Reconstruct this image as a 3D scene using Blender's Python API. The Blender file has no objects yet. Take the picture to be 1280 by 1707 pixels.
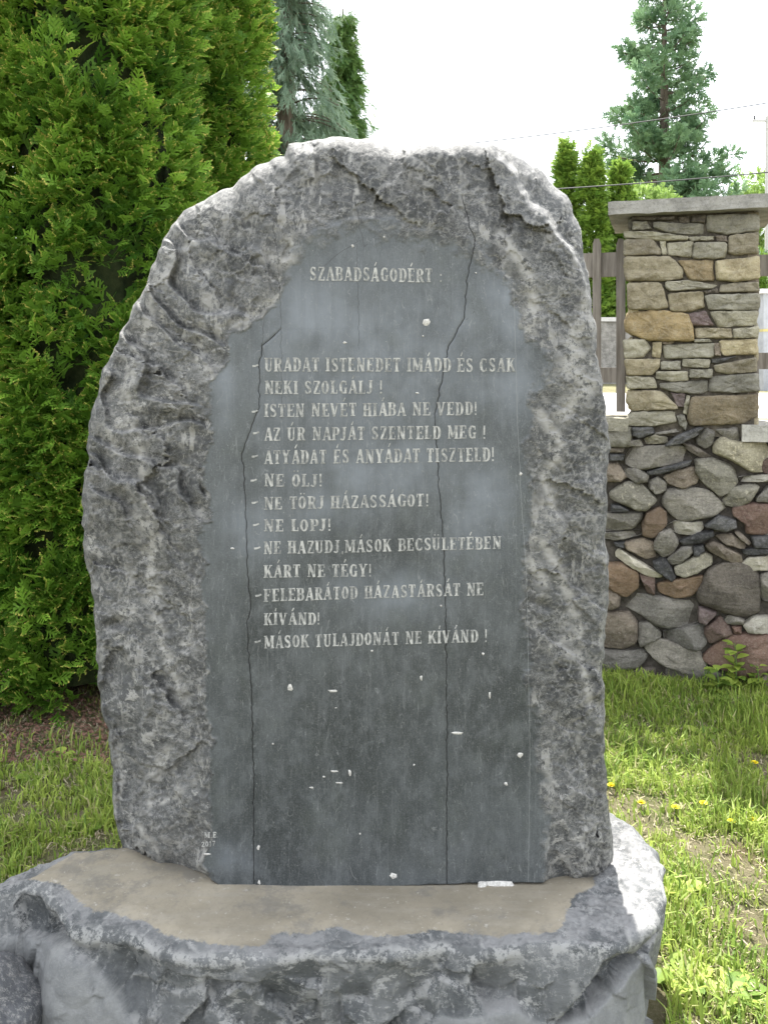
import bpy, math, random
import numpy as np
from mathutils import Vector

# ---------------------------------------------------------------- camera, sky, sun, exposure
F, HX, HY, CH = 1478.0, 640.0, 600.0, 1.6      # focal length and level line of the picture, eye height
scn = bpy.context.scene
cam_d = bpy.data.cameras.new("camera"); cam = bpy.data.objects.new("camera", cam_d)
scn.collection.objects.link(cam); scn.camera = cam
cam.location = (0, 0, CH); cam.rotation_euler = (math.radians(90), 0, 0)
cam_d.sensor_fit = 'VERTICAL'; cam_d.sensor_height = 36; cam_d.lens = 36 * F / 1707
cam_d.shift_y = -(853.5 - HY) / 1707; cam_d.clip_start = .05; cam_d.clip_end = 2000

SUN_EL, SUN_AZ = math.radians(60), math.radians(-2)      # azimuth from +Y (straight behind the stone)
world = bpy.data.worlds.new("World"); scn.world = world; world.use_nodes = True
wn, wl = world.node_tree.nodes, world.node_tree.links
wn.clear()
wo = wn.new('ShaderNodeOutputWorld'); bg = wn.new('ShaderNodeBackground'); sky = wn.new('ShaderNodeTexSky')
sky.sky_type = 'NISHITA'; sky.sun_disc = False; sky.sun_elevation = SUN_EL; sky.sun_rotation = SUN_AZ
sky.air_density = 1.0; sky.dust_density = 3.0; sky.ozone_density = 1.0
veil = wn.new('ShaderNodeMixRGB'); veil.inputs[0].default_value = .72       # thin white cloud over the whole sky
veil.inputs[2].default_value = (9.2, 9.4, 9.7, 1)
wl.new(sky.outputs[0], veil.inputs[1]); wl.new(veil.outputs[0], bg.inputs[0]); wl.new(bg.outputs[0], wo.inputs[0])
bg.inputs[1].default_value = 0.115
sun_d = bpy.data.lights.new("sun", 'SUN'); sun = bpy.data.objects.new("sun", sun_d); scn.collection.objects.link(sun)
sun_d.energy = 5.0; sun_d.angle = math.radians(1.2); sun_d.color = (1, .96, .9)
sdir = Vector((math.sin(SUN_AZ) * math.cos(SUN_EL), math.cos(SUN_AZ) * math.cos(SUN_EL), math.sin(SUN_EL)))
sun.rotation_euler = sdir.to_track_quat('Z', 'Y').to_euler(); sun.location = (0, 30, 40)
scn.view_settings.view_transform = 'Standard'; scn.view_settings.look = 'None'
scn.view_settings.gamma = 1; scn.view_settings.use_curve_mapping = False; scn.view_settings.exposure = 1.55
scn.cycles.max_bounces = 6; scn.cycles.transparent_max_bounces = 8

# ---------------------------------------------------------------- helpers
rng = np.random.default_rng(7); random.seed(7)
COL = scn.collection

def W(px, py, Y):
    return np.array([(px - HX) * Y / F, Y, CH - (py - HY) * Y / F])

def mesh_data(name, verts, faces, mat=None, smooth=False, attrs=None, loc=(0, 0, 0)):
    verts = np.asarray(verts, dtype=np.float32) - np.asarray(loc, dtype=np.float32)
    if isinstance(faces, np.ndarray): groups = [faces]
    else: groups = [np.array([f for f in faces if len(f) == k]) for k in sorted({len(f) for f in faces})]
    me = bpy.data.meshes.new(name)
    nl = sum(g.size for g in groups); nf = sum(len(g) for g in groups)
    me.vertices.add(len(verts)); me.vertices.foreach_set("co", verts.ravel())
    me.loops.add(nl); me.loops.foreach_set("vertex_index", np.concatenate([g.ravel() for g in groups]).astype(np.int32))
    me.polygons.add(nf)
    tot = np.concatenate([np.full(len(g), g.shape[1]) for g in groups]).astype(np.int32)
    st = np.concatenate([[0], np.cumsum(tot)[:-1]]).astype(np.int32)
    me.polygons.foreach_set("loop_start", st); me.polygons.foreach_set("loop_total", tot)
    me.polygons.foreach_set("use_smooth", np.full(nf, smooth))
    me.update(calc_edges=True)
    for k, v in (attrs or {}).items():
        a = me.attributes.new(k, 'FLOAT', 'POINT'); a.data.foreach_set("value", np.asarray(v, dtype=np.float32).ravel())
    if mat: me.materials.append(mat)
    return me

def obj(name, verts, faces, mat=None, parent=None, smooth=False, attrs=None, base=None, kind=None):
    loc = np.array(parent.location) if parent is not None and parent.type == 'EMPTY' else \
        (np.array(base) if base is not None else np.zeros(3))
    gp = parent
    if parent is not None and parent.type == 'MESH':          # sub-part: parent sits at its own root's location
        loc = np.array(parent.parent.location) if parent.parent else np.array(parent.location)
    me = mesh_data(name, verts, faces, mat, smooth, attrs, loc)
    o = bpy.data.objects.new(name, me); COL.objects.link(o)
    if gp is not None: o.parent = gp
    elif base is not None: o.location = base
    if kind: o['kind'] = kind
    return o

def tag(o, label, cat, group=None):
    o['label'] = label; o['category'] = cat
    if group: o['group'] = group
    return o

def thing(name, label, cat, loc, group=None):
    o = bpy.data.objects.new(name, None); COL.objects.link(o); o.location = [float(c) for c in loc]
    o.empty_display_size = .1
    return tag(o, label, cat, group)

PERM = np.random.default_rng(3).permutation(256).astype(np.int32); PERM = np.concatenate([PERM, PERM])
G3 = np.random.default_rng(4).normal(size=(256, 3)).astype(np.float32); G3 /= np.linalg.norm(G3, axis=1)[:, None]
def noise3(p):
    p = np.asarray(p, dtype=np.float32); i = np.floor(p).astype(np.int32); f = p - i
    u = f * f * f * (f * (f * 6 - 15) + 10); i &= 255; out = 0
    for dx in (0, 1):
        for dy in (0, 1):
            for dz in (0, 1):
                h = PERM[PERM[PERM[(i[:, 0] + dx) & 255] + ((i[:, 1] + dy) & 255)] + ((i[:, 2] + dz) & 255)]
                g = G3[h]
                d = g[:, 0] * (f[:, 0] - dx) + g[:, 1] * (f[:, 1] - dy) + g[:, 2] * (f[:, 2] - dz)
                w = (u[:, 0] if dx else 1 - u[:, 0]) * (u[:, 1] if dy else 1 - u[:, 1]) * (u[:, 2] if dz else 1 - u[:, 2])
                out = out + d * w
    return out * 1.5
def fbm(p, oct=4, s=1.0, off=0.0):
    p = np.asarray(p, dtype=np.float32) * s + off; a, out = 1.0, 0
    for k in range(oct):
        out = out + a * noise3(p); p = p * 2.03 + 7.1; a *= .5
    return out
def n2(x, y, s, oct=3, off=0.0):
    return fbm(np.stack([x * s, y * s, np.full_like(x, off * 1.37 + .31)], 1), oct)
def sstep(a, b, x):
    t = np.clip((x - a) / (b - a), 0, 1); return t * t * (3 - 2 * t)
def bowls2(x, y, cell, seed, depth, sx=1.0, ang=0.0):
    """scooped, conchoidal flake scars: sharp ridges between round hollows"""
    c, s = math.cos(ang), math.sin(ang)
    X = (x * c + y * s) / cell / sx; Yy = (-x * s + y * c) / cell
    ix, iy = np.floor(X).astype(int), np.floor(Yy).astype(int)
    R = np.random.default_rng(seed).random((64, 64, 3)); best = np.full(x.shape, -9.0)
    for a in (-1, 0, 1):
        for b in (-1, 0, 1):
            r = R[(ix + a) % 64, (iy + b) % 64]
            d2 = (X - (ix + a + .1 + .8 * r[:, 0])) ** 2 + (Yy - (iy + b + .1 + .8 * r[:, 1])) ** 2
            best = np.maximum(best, .35 + .65 * r[:, 2] - .8 * d2)
    return best * depth
def facets2(x, y, cell, seed, grad, step, sx=1.0, ang=0.0):
    """broken planes: each cell is a tilted plane with its own offset; returns depth, tone, edge closeness"""
    c, s = math.cos(ang), math.sin(ang); X = (x * c + y * s) / cell / sx; Yy = (-x * s + y * c) / cell
    ix, iy = np.floor(X).astype(int), np.floor(Yy).astype(int); R = np.random.default_rng(seed).random((64, 64, 6))
    b1 = np.full(x.shape, 9.0); b2 = b1.copy(); val = np.zeros(x.shape); tone = np.zeros(x.shape)
    for a in (-1, 0, 1):
        for b in (-1, 0, 1):
            q = R[(ix + a) % 64, (iy + b) % 64]; dx = X - (ix + a + q[:, 0]); dy = Yy - (iy + b + q[:, 1]); d = np.hypot(dx, dy)
            v = (q[:, 2] - .5) * 2 * grad * dx + (q[:, 3] - .5) * 2 * grad * dy + (q[:, 4] - .5) * 2 * step
            n_ = d < b1; b2 = np.where(n_, b1, np.minimum(b2, d)); val = np.where(n_, v, val); tone = np.where(n_, q[:, 5], tone); b1 = np.where(n_, d, b1)
    return val, tone, b2 - b1
def facets3(p, cell, seed, grad, step):
    P = p / cell; i = np.floor(P).astype(int); R = np.random.default_rng(seed).random((32, 32, 32, 8)); n = len(p)
    b1 = np.full(n, 9.0); b2 = b1.copy(); val = np.zeros(n); tone = np.zeros(n)
    for a in (-1, 0, 1):
        for b in (-1, 0, 1):
            for c in (-1, 0, 1):
                q = R[(i[:, 0] + a) % 32, (i[:, 1] + b) % 32, (i[:, 2] + c) % 32]; e = P - (i + np.array([a, b, c])) - q[:, :3]; d = np.sqrt((e * e).sum(1))
                v = ((q[:, 3:6] - .5) * e).sum(1) * 2 * grad + (q[:, 6] - .5) * 2 * step
                n_ = d < b1; b2 = np.where(n_, b1, np.minimum(b2, d)); val = np.where(n_, v, val); tone = np.where(n_, q[:, 7], tone); b1 = np.where(n_, d, b1)
    return val, tone, b2 - b1
def bowls3(p, cell, seed, depth):
    P = p / cell; i = np.floor(P).astype(int); R = np.random.default_rng(seed).random((32, 32, 32, 4)); best = np.full(len(p), -9.0)
    for a in (-1, 0, 1):
        for b in (-1, 0, 1):
            for c in (-1, 0, 1):
                r = R[(i[:, 0] + a) % 32, (i[:, 1] + b) % 32, (i[:, 2] + c) % 32]
                q = P - (i + np.array([a, b, c])) - .1 - .8 * r[:, :3]
                best = np.maximum(best, .3 + .7 * r[:, 3] - .8 * (q * q).sum(1))
    return best * depth
def poly_dist(x, y, poly):
    """distance to closed polygon and inside flag"""
    poly = np.asarray(poly, float); d2 = np.full(x.shape, 1e12); ins = np.zeros(x.shape, bool)
    for k in range(len(poly)):
        a, b = poly[k], poly[(k + 1) % len(poly)]; e = b - a
        t = np.clip(((x - a[0]) * e[0] + (y - a[1]) * e[1]) / (e @ e + 1e-9), 0, 1)
        d2 = np.minimum(d2, (x - a[0] - t * e[0]) ** 2 + (y - a[1] - t * e[1]) ** 2)
        if a[1] != b[1]:
            c = ((a[1] > y) != (b[1] > y)) & (x < (b[0] - a[0]) * (y - a[1]) / (b[1] - a[1]) + a[0]); ins ^= c
    return np.sqrt(d2), ins
def line_dist(x, y, pts):
    pts = np.asarray(pts, float); d2 = np.full(x.shape, 1e12)
    for a, b in zip(pts[:-1], pts[1:]):
        e = b - a; t = np.clip(((x - a[0]) * e[0] + (y - a[1]) * e[1]) / (e @ e), 0, 1)
        d2 = np.minimum(d2, (x - a[0] - t * e[0]) ** 2 + (y - a[1] - t * e[1]) ** 2)
    return np.sqrt(d2)
def densify(poly, step):
    out = []; n = len(poly)
    for k in range(n):
        a, b = np.array(poly[k], float), np.array(poly[(k + 1) % n], float)
        m = max(1, int(np.hypot(*(b - a)) / step))
        for j in range(m): out.append(a + (b - a) * j / m)
    return np.array(out)
def radial(poly, c):
    """angle -> radius lookup for a star shaped outline"""
    th = np.arctan2(poly[:, 1] - c[1], poly[:, 0] - c[0]); r = np.hypot(poly[:, 1] - c[1], poly[:, 0] - c[0])
    o = np.argsort(th); th, r = th[o], r[o]
    th = np.concatenate([th - 2 * math.pi, th, th + 2 * math.pi]); r = np.tile(r, 3)
    return lambda a: np.interp(a, th, r)
def square_disc(nx, ny, hw, hh, rad, c):
    a = np.linspace(-1, 1, nx); b = np.linspace(-1, 1, ny); A, B = np.meshgrid(a, b); A, B = A.ravel(), B.ravel()
    r = np.maximum(np.abs(A), np.abs(B)); rr = np.maximum(r, 1e-9)
    th = np.arctan2(B / rr * hh, A / rr * hw); R = rad(th) * r
    idx = np.arange(nx * ny).reshape(ny, nx)
    f = np.stack([idx[:-1, :-1], idx[:-1, 1:], idx[1:, 1:], idx[1:, :-1]], -1).reshape(-1, 4)
    ring = np.concatenate([idx[0, :-1], idx[:-1, -1], idx[-1, :0:-1], idx[:0:-1, 0]])
    return c[0] + R * np.cos(th), c[1] + R * np.sin(th), f, ring, r
def smooth_poly(pts, n=3):
    p = np.array(pts, float)
    for _ in range(n):
        q = np.roll(p, -1, 0); p = np.stack([.75 * p + .25 * q, .25 * p + .75 * q], 1).reshape(-1, 2)
    return p
def box(x0, x1, y0, y1, z0, z1):
    v = np.array([(x, y, z) for z in (z0, z1) for y in (y0, y1) for x in (x0, x1)], float)
    f = [(0, 2, 3, 1), (4, 5, 7, 6), (0, 1, 5, 4), (2, 6, 7, 3), (0, 4, 6, 2), (1, 3, 7, 5)]
    return v, np.array(f)
def join(parts):
    vs, fs, n = [], [], 0
    for v, f in parts: vs.append(v); fs.append(f + n); n += len(v)
    return np.concatenate(vs), np.concatenate(fs)
def tube(pts, rad, n=8, cap=True):
    pts = np.array(pts, float); rad = np.broadcast_to(rad, (len(pts),)); V = []
    T = np.gradient(pts, axis=0); T /= np.linalg.norm(T, axis=1)[:, None] + 1e-9
    up = np.array([0, 0, 1.]) if abs(T[0, 2]) < .9 else np.array([1., 0, 0])
    for p, t, r in zip(pts, T, rad):
        a = np.cross(t, up); a /= np.linalg.norm(a) + 1e-9; b = np.cross(a, t)
        for k in range(n): V.append(p + r * (math.cos(2 * math.pi * k / n) * a + math.sin(2 * math.pi * k / n) * b))
    Fc = [(i * n + k, i * n + (k + 1) % n, (i + 1) * n + (k + 1) % n, (i + 1) * n + k) for i in range(len(pts) - 1) for k in range(n)]
    return np.array(V), np.array(Fc)

# ---------------------------------------------------------------- materials
class NT:
    def __init__(s, name):
        s.m = bpy.data.materials.new(name); s.m.use_nodes = True; s.t = s.m.node_tree; s.t.nodes.clear()
        s.out = s.t.nodes.new('ShaderNodeOutputMaterial'); s.b = s.t.nodes.new('ShaderNodeBsdfPrincipled')
        s.t.links.new(s.b.outputs[0], s.out.inputs[0]); s.co = s.t.nodes.new('ShaderNodeTexCoord').outputs['Object']
    def n(s, kind, **kw):
        x = s.t.nodes.new('ShaderNode' + kind)
        for k, v in kw.items(): setattr(x, k, v)
        return x
    def l(s, a, b): s.t.links.new(a, b)
    def set(s, sock, v):
        if hasattr(v, 'node'): s.l(v, sock)
        elif isinstance(v, tuple) and len(v) == 3: sock.default_value = (*v, 1)
        else: sock.default_value = v
    def vec(s, scale=(1, 1, 1), rot=(0, 0, 0)):
        m = s.n('Mapping'); s.l(s.co, m.inputs[0]); m.inputs['Scale'].default_value = scale; m.inputs['Rotation'].default_value = rot
        return m.outputs[0]
    def noise(s, scale, detail=4, rough=.6, vec=None, dist=0):
        x = s.n('TexNoise'); s.l(vec or s.co, x.inputs['Vector']); x.inputs['Scale'].default_value = scale
        x.inputs['Detail'].default_value = detail; x.inputs['Roughness'].default_value = rough; x.inputs['Distortion'].default_value = dist
        return x.outputs[0]
    def voro(s, scale, feature='F1', vec=None):
        x = s.n('TexVoronoi', feature=feature); s.l(vec or s.co, x.inputs['Vector']); x.inputs['Scale'].default_value = scale
        return x.outputs[0]
    def attr(s, name): x = s.n('Attribute', attribute_name=name); return x.outputs['Fac']
    def rng(s, v, a, b, c=0., d=1., smooth=True):
        x = s.n('MapRange'); x.interpolation_type = 'SMOOTHSTEP' if smooth else 'LINEAR'
        s.set(x.inputs[0], v)
        for i, q in enumerate((a, b, c, d)): x.inputs[i + 1].default_value = q
        return x.outputs[0]
    def math(s, op, a, b=0.):
        x = s.n('Math', operation=op); s.set(x.inputs[0], a); s.set(x.inputs[1], b); return x.outputs[0]
    def mix(s, f, a, b, mode='MIX'):
        x = s.n('MixRGB', blend_type=mode); s.set(x.inputs[0], f); s.set(x.inputs[1], a); s.set(x.inputs[2], b); return x.outputs[0]
    def done(s, color, rough=.8, h=None, dist=.01, spec=.3, strength=1.):
        s.set(s.b.inputs['Base Color'], color); s.set(s.b.inputs['Roughness'], rough); s.b.inputs['Specular IOR Level'].default_value = spec
        if h is not None:
            b = s.n('Bump'); s.l(h, b.inputs['Height']); b.inputs['Distance'].default_value = dist; b.inputs['Strength'].default_value = strength
            s.l(b.outputs[0], s.b.inputs['Normal'])
        return s.m

def rock_nodes(t, dark=(.029, .032, .033), mid=(.078, .081, .082), pale=(.32, .315, .295)):
    big = t.noise(5, 6, .68); fine = t.noise(75, 5, .75)
    flk = t.noise(16, 8, .78, vec=t.vec((1.0, 1.0, 1.9), (0, .65, 0)))
    flk2 = t.noise(40, 6, .8, vec=t.vec((2.2, 1.0, 1.0), (0, -.9, 0)))
    c = t.mix(t.rng(big, .38, .62), dark, mid)
    c = t.mix(t.rng(fine, .45, .62, 0, .5), c, (.13, .133, .13))
    c = t.mix(t.rng(t.noise(28, 6, .8), .52, .62, 0, .5), c, (.030, .030, .031))
    veins = t.math('MULTIPLY', t.rng(flk, .55, .58), t.rng(t.noise(5.5, 4, .65), .44, .60, .08, 1))
    veins = t.math('MAXIMUM', veins, t.math('MULTIPLY', t.rng(flk2, .60, .625, 0, .7), t.rng(big, .45, .55)))
    return c, veins, fine, flk, pale

def slab_material():
    t = NT("slab_rock")
    c, v, fine, flk, pale = rock_nodes(t)
    tn = t.attr('tone'); c = t.mix(t.rng(tn, .25, .75, 0, .75), t.mix(.35, c, (.026, .027, .028)), t.mix(.5, c, (.122, .126, .127)))
    v = t.math('MAXIMUM', v, t.math('MULTIPLY', t.attr('fedge'), t.rng(t.noise(50, 5, .8), .47, .56, 0, .9)))
    v = t.math('MAXIMUM', v, t.math('MULTIPLY', t.attr('vein'), t.rng(t.noise(38, 6, .8), .42, .52)))
    thin = t.noise(9, 7, .7, dist=.7)
    thin = t.rng(t.math('ABSOLUTE', t.math('SUBTRACT', thin, .5)), 0., .012, 1, 0)
    v = t.math('MAXIMUM', v, t.math('MULTIPLY', thin, t.rng(fine, .45, .6, 0, .9)))
    stk = t.noise(1, 7, .72, vec=t.vec((26, 1, 9), (0, -.75, 0))); stk = t.math('MULTIPLY', t.rng(stk, .56, .585, 0, .85), t.rng(t.noise(5, 4, .65), .42, .56, .15, .95))
    v = t.math('MAXIMUM', v, stk)
    for sc_, w_, am in ((24, .010, .8), (55, .016, .7)):
        x = t.rng(t.math('ABSOLUTE', t.math('SUBTRACT', t.noise(sc_, 5, .75, vec=t.vec((1.0, 1, 1.5), (0, .7, 0)), dist=.3), .5)), 0., w_, am, 0)
        v = t.math('MAXIMUM', v, t.math('MULTIPLY', x, t.rng(t.noise(9, 4, .7), .46, .56)))
    c = t.mix(t.rng(t.noise(48, 7, .85), .50, .56, 0, .45), c, (.022, .023, .024))
    v = t.math('MAXIMUM', v, t.rng(t.noise(110, 5, .85, vec=t.vec((1, 1, 1.8), (0, .7, 0))), .60, .64, 0, .55))
    rough_c = t.mix(t.math('MULTIPLY', v, .85), c, pale)
    # sawn face: blue grey, cloudy, vertical saw streaks, fine scratches
    st = t.noise(1, 4, .65, vec=t.vec((170, 1, 3.0)))
    st2 = t.noise(1, 3, .6, vec=t.vec((45, 1, 1.6), (0, .03, 0)))
    cl = t.noise(4.2, 5, .55, vec=t.vec((1.0, 1, .8)), dist=.5)
    pc = t.mix(t.rng(cl, .33, .68), (.026, .031, .033), (.062, .070, .074))
    mo = t.noise(22, 5, .7, vec=t.vec((1.3, 1, .8), (0, .5, 0)))
    pc = t.mix(t.rng(mo, .42, .66, 0, .45), pc, (.115, .125, .132))
    pc = t.mix(t.rng(t.noise(9, 5, .7, dist=.4), .52, .68, 0, .5), pc, (.032, .037, .036))
    pc = t.mix(t.math('MULTIPLY', t.attr('pale_patch'), t.rng(t.noise(7, 4, .6), .3, .7, .25, .95)), pc, (.165, .185, .21))
    pc = t.mix(t.rng(t.noise(11, 4, .6), .5, .7, 0, .3), pc, (.07, .08, .074))
    pc = t.mix(t.rng(st, .52, .75, 0, .16), pc, (.20, .21, .22))
    pc = t.mix(t.rng(st2, .45, .75, 0, .22), pc, (.035, .04, .043))
    scr = t.noise(9, 2, .5, vec=t.vec((6, 1, 1.4), (0, .45, 0)), dist=.8)
    scr = t.rng(t.math('ABSOLUTE', t.math('SUBTRACT', scr, .5)), 0, .006, .3, 0)
    pc = t.mix(scr, pc, (.32, .33, .33))
    scr2 = t.noise(7, 2, .5, vec=t.vec((5, 1, 1.2), (0, -.7, 0)), dist=1.1)
    scr2 = t.rng(t.math('ABSOLUTE', t.math('SUBTRACT', scr2, .5)), 0, .005, .25, 0)
    pc = t.mix(scr2, pc, (.32, .33, .33))
    pc = t.mix(t.rng(t.noise(260, 4, .8), .45, .7, 0, .35), pc, (.17, .18, .185))
    pc = t.mix(t.rng(t.noise(60, 6, .85), .53, .64, 0, .4), pc, (.12, .13, .134))
    dots = t.rng(t.voro(95), .02, .07, 1, 0)
    dots = t.math('MULTIPLY', dots, t.rng(t.noise(31, 2), .56, .62))
    pc = t.mix(dots, pc, (.55, .55, .53))
    col = t.mix(t.attr('panel'), rough_c, pc)
    crk = t.math('MULTIPLY', t.rng(t.math('ABSOLUTE', t.attr('crack')), .0003, .0013, 1, 0), t.rng(t.noise(18, 4, .7), .3, .55, .7, 1))
    hair = t.rng(t.math('ABSOLUTE', t.attr('hair')), .0003, .0010, .65, 0)
    col = t.mix(t.rng(t.math('ABSOLUTE', t.attr('seam')), .0003, .0012, .4, 0), col, (.25, .26, .26))
    col = t.mix(t.math('MAXIMUM', crk, hair), col, (.012, .012, .013))
    notp = t.math('SUBTRACT', 1., t.attr('panel'))
    h = t.math('MULTIPLY', t.math('ADD', t.math('MULTIPLY', fine, .5), t.math('MULTIPLY', flk, 1.1)), notp)
    h = t.math('SUBTRACT', t.math('ADD', h, t.math('MULTIPLY', t.noise(220, 3, .7), .06)), t.math('MULTIPLY', crk, .4))
    rough = t.mix(t.attr('panel'), (.78, .78, .78), t.mix(cl, (.36, .36, .36), (.55, .55, .55)))
    return t.done(col, rough, h, .0045, .45)

def plinth_material():
    t = NT("plinth_rock")
    c, v, fine, flk, pale = rock_nodes(t, (.052, .055, .058), (.112, .116, .118))
    tn = t.attr('tone'); c = t.mix(t.rng(tn, .2, .8, 0, .9), t.mix(.3, c, (.038, .047, .052)), t.mix(.5, c, (.155, .16, .162)))
    v = t.math('MAXIMUM', v, t.math('MULTIPLY', t.attr('fedge'), t.rng(t.noise(40, 5, .8), .46, .56, 0, .9)))
    thin = t.noise(7, 7, .7, dist=.6)
    thin = t.rng(t.math('ABSOLUTE', t.math('SUBTRACT', thin, .5)), 0., .014, 1, 0)
    v = t.math('MAXIMUM', v, t.math('MULTIPLY', thin, t.rng(fine, .45, .6, 0, .8)))
    v = t.math('MAXIMUM', v, t.math('MULTIPLY', t.attr('edge'), t.rng(t.noise(16, 7, .8), .50, .56)))
    c = t.mix(t.math('MULTIPLY', v, .75), c, (.33, .33, .32))
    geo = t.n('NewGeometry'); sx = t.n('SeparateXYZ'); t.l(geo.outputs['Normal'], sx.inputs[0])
    sunlit_tint = t.math('MULTIPLY', t.rng(sx.outputs[2], .8, .97), t.rng(t.noise(6, 7, .8), .44, .56, .05, .75))  # up-facing faces made paler: sunlight on the top put into the colour
    sc_c = t.mix(t.rng(t.noise(11, 6, .7), .35, .65), (.135, .14, .142), (.20, .205, .203))
    sc_c = t.mix(t.rng(t.noise(200, 3, .8), .5, .7, 0, .5), sc_c, (.24, .24, .235))
    c = t.mix(t.attr('scar'), c, sc_c)
    c = t.mix(sunlit_tint, c, (.215, .215, .215))
    tan = t.mix(t.rng(t.noise(4, 5, .6), .3, .7), (.19, .168, .125), (.31, .275, .21))
    tan = t.mix(t.rng(t.noise(1, 5, .7, vec=t.vec((6, 26, 6))), .45, .75, 0, .5), tan, (.28, .26, .22))
    tan = t.mix(t.rng(t.noise(7, 6, .75), .50, .64, 0, .55), tan, (.12, .115, .105))
    tan = t.mix(t.rng(t.noise(55, 5, .8), .60, .66, 0, .7), tan, (.38, .36, .32))
    tan = t.mix(t.rng(t.noise(90, 3, .7), .5, .8, 0, .4), tan, (.14, .125, .10))
    edge_n = t.math('ADD', t.attr('tan'), t.math('MULTIPLY', t.math('SUBTRACT', t.noise(9, 7, .75), .5), 1.5))
    col = t.mix(t.rng(edge_n, .44, .56, 0, .92), c, tan)
    h = t.math('ADD', t.math('MULTIPLY', fine, .5), flk)
    h = t.mix(t.attr('tan'), h, t.math('MULTIPLY', fine, .25))
    return t.done(col, .72, h, .004, .35)

def simple_rock(name, a, b, pale=(.42, .41, .38), amt=.5, scale=1., rough=.85, d=.014, pits=False):
    t = NT(name)
    oi = t.n('ObjectInfo')
    col = t.mix(t.rng(t.noise(9 * scale, 5, .65), .32, .68), a, b)
    lay = t.noise(1, 4, .6, vec=t.vec((9 * scale, 9 * scale, 60 * scale)))
    col = t.mix(t.rng(lay, .5, .75, 0, .45), col, tuple(x * .5 for x in a))
    col = t.mix(t.rng(t.noise(34 * scale, 5, .75), .56, .68, 0, amt), col, pale)
    spk = t.rng(t.noise(150 * scale, 3, .8), .56, .70, 0, .6)
    col = t.mix(spk, col, tuple(x * .35 for x in a))
    col = t.mix(t.rng(t.noise(85 * scale, 6, .85), .50, .60, 0, .35), col, pale)
    col = t.mix(t.rng(t.noise(19 * scale, 6, .8), .55, .66, 0, .45), col, tuple(x * .45 for x in a))
    hsv = t.n('HueSaturation'); t.l(t.rng(oi.outputs['Random'], 0, 1, .72, 1.28, False), hsv.inputs['Value'])
    t.l(t.rng(oi.outputs['Random'], 0, 1, .8, 1.15, False), hsv.inputs['Saturation']); t.l(col, hsv.inputs['Color'])
    h = t.math('ADD', t.noise(45 * scale, 6, .75), t.math('MULTIPLY', lay, .5))
    if pits: h = t.math('SUBTRACT', h, t.rng(t.voro(110 * scale), .05, .25, .7, 0))
    return t.done(hsv.outputs[0], rough, h, d, .25)

def leaf_material(name, dark, light, tip=(.42, .30, .07), trans=.35):
    t = NT(name)
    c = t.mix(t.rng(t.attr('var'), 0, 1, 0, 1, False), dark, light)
    c = t.mix(t.rng(t.attr('tip'), .5, 1, 0, .9, False), c, tip)
    t.done(c, .55, spec=.3)
    tr = t.n('BsdfTranslucent'); t.l(t.mix(.5, c, (.9, 1, .25), 'MULTIPLY'), tr.inputs[0])
    gm = t.n('Gamma'); t.l(c, gm.inputs[0]); gm.inputs[1].default_value = .85; t.l(gm.outputs[0], tr.inputs[0])
    mx = t.n('MixShader'); mx.inputs[0].default_value = trans
    t.l(t.b.outputs[0], mx.inputs[1]); t.l(tr.outputs[0], mx.inputs[2]); t.l(mx.outputs[0], t.out.inputs[0])
    return t.m

def plain(name, a, b, scale=20, rough=.8, d=.003, stretch=(1, 1, 1), spec=.3):
    t = NT(name); v = t.vec(stretch)
    n = t.noise(scale, 5, .65, vec=v)
    return t.done(t.mix(t.rng(n, .3, .7), a, b), rough, n, d, spec)

def lawn_material():
    t = NT("lawn_soil")
    c = t.mix(t.rng(t.noise(5, 5, .6), .35, .65), (.09, .11, .035), (.19, .17, .10))
    c = t.mix(t.rng(t.noise(120, 4, .8), .4, .7), c, (.24, .21, .14))
    c = t.mix(t.rng(t.noise(2.2, 3, .6), .56, .66, 0, .6), c, (.12, .08, .05))
    return t.done(c, .95, t.noise(90, 5, .8), .02, .1)

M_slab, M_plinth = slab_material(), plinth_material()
M_letter = plain("inscription_paint", (.17, .175, .17), (.43, .43, .41), 90, .8, .001)
M_chip = plain("pale_mineral", (.34, .33, .31), (.58, .57, .54), 160, .8, .002)
M_foot = simple_rock("footing_rock", (.13, .136, .138), (.20, .205, .20), amt=.4, d=.005)
M_boulder = simple_rock("boulder_rock", (.08, .084, .092), (.14, .143, .15), amt=.5, d=.006)
ST = {
    't': simple_rock("sandstone_tan", (.25, .21, .135), (.40, .35, .24), (.47, .44, .35), .35),
    'g': simple_rock("sandstone_grey", (.22, .205, .16), (.35, .33, .26), (.42, .40, .34), .35),
    'o': simple_rock("sandstone_ochre", (.20, .155, .09), (.34, .265, .155), (.36, .33, .26), .4),
    'b': simple_rock("basalt_brown", (.12, .10, .08), (.22, .185, .145), (.33, .30, .25), .35, pits=True),
    'k': simple_rock("slate_dark", (.05, .05, .05), (.12, .118, .115), (.26, .25, .24), .25),
    's': simple_rock("fieldstone_grey", (.15, .14, .12), (.27, .25, .215), (.40, .38, .33), .4, pits=True),
    'r': simple_rock("fieldstone_red", (.135, .085, .068), (.22, .145, .112), (.33, .27, .22), .3),
    'R': simple_rock("fieldstone_rust", (.18, .12, .072), (.28, .19, .12), (.30, .25, .2), .3),
    'l': simple_rock("fieldstone_lichen", (.20, .185, .14), (.36, .335, .26), (.58, .53, .40), .85),
    'w': simple_rock("fieldstone_pale", (.36, .33, .27), (.50, .47, .39), (.60, .57, .5), .4),
    'p': simple_rock("chip_purple", (.12, .09, .085), (.19, .15, .14), (.3, .27, .25), .25),
}
M_mortar = plain("mortar_core", (.045, .040, .034), (.10, .088, .075), 40, .95, .01)
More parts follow.
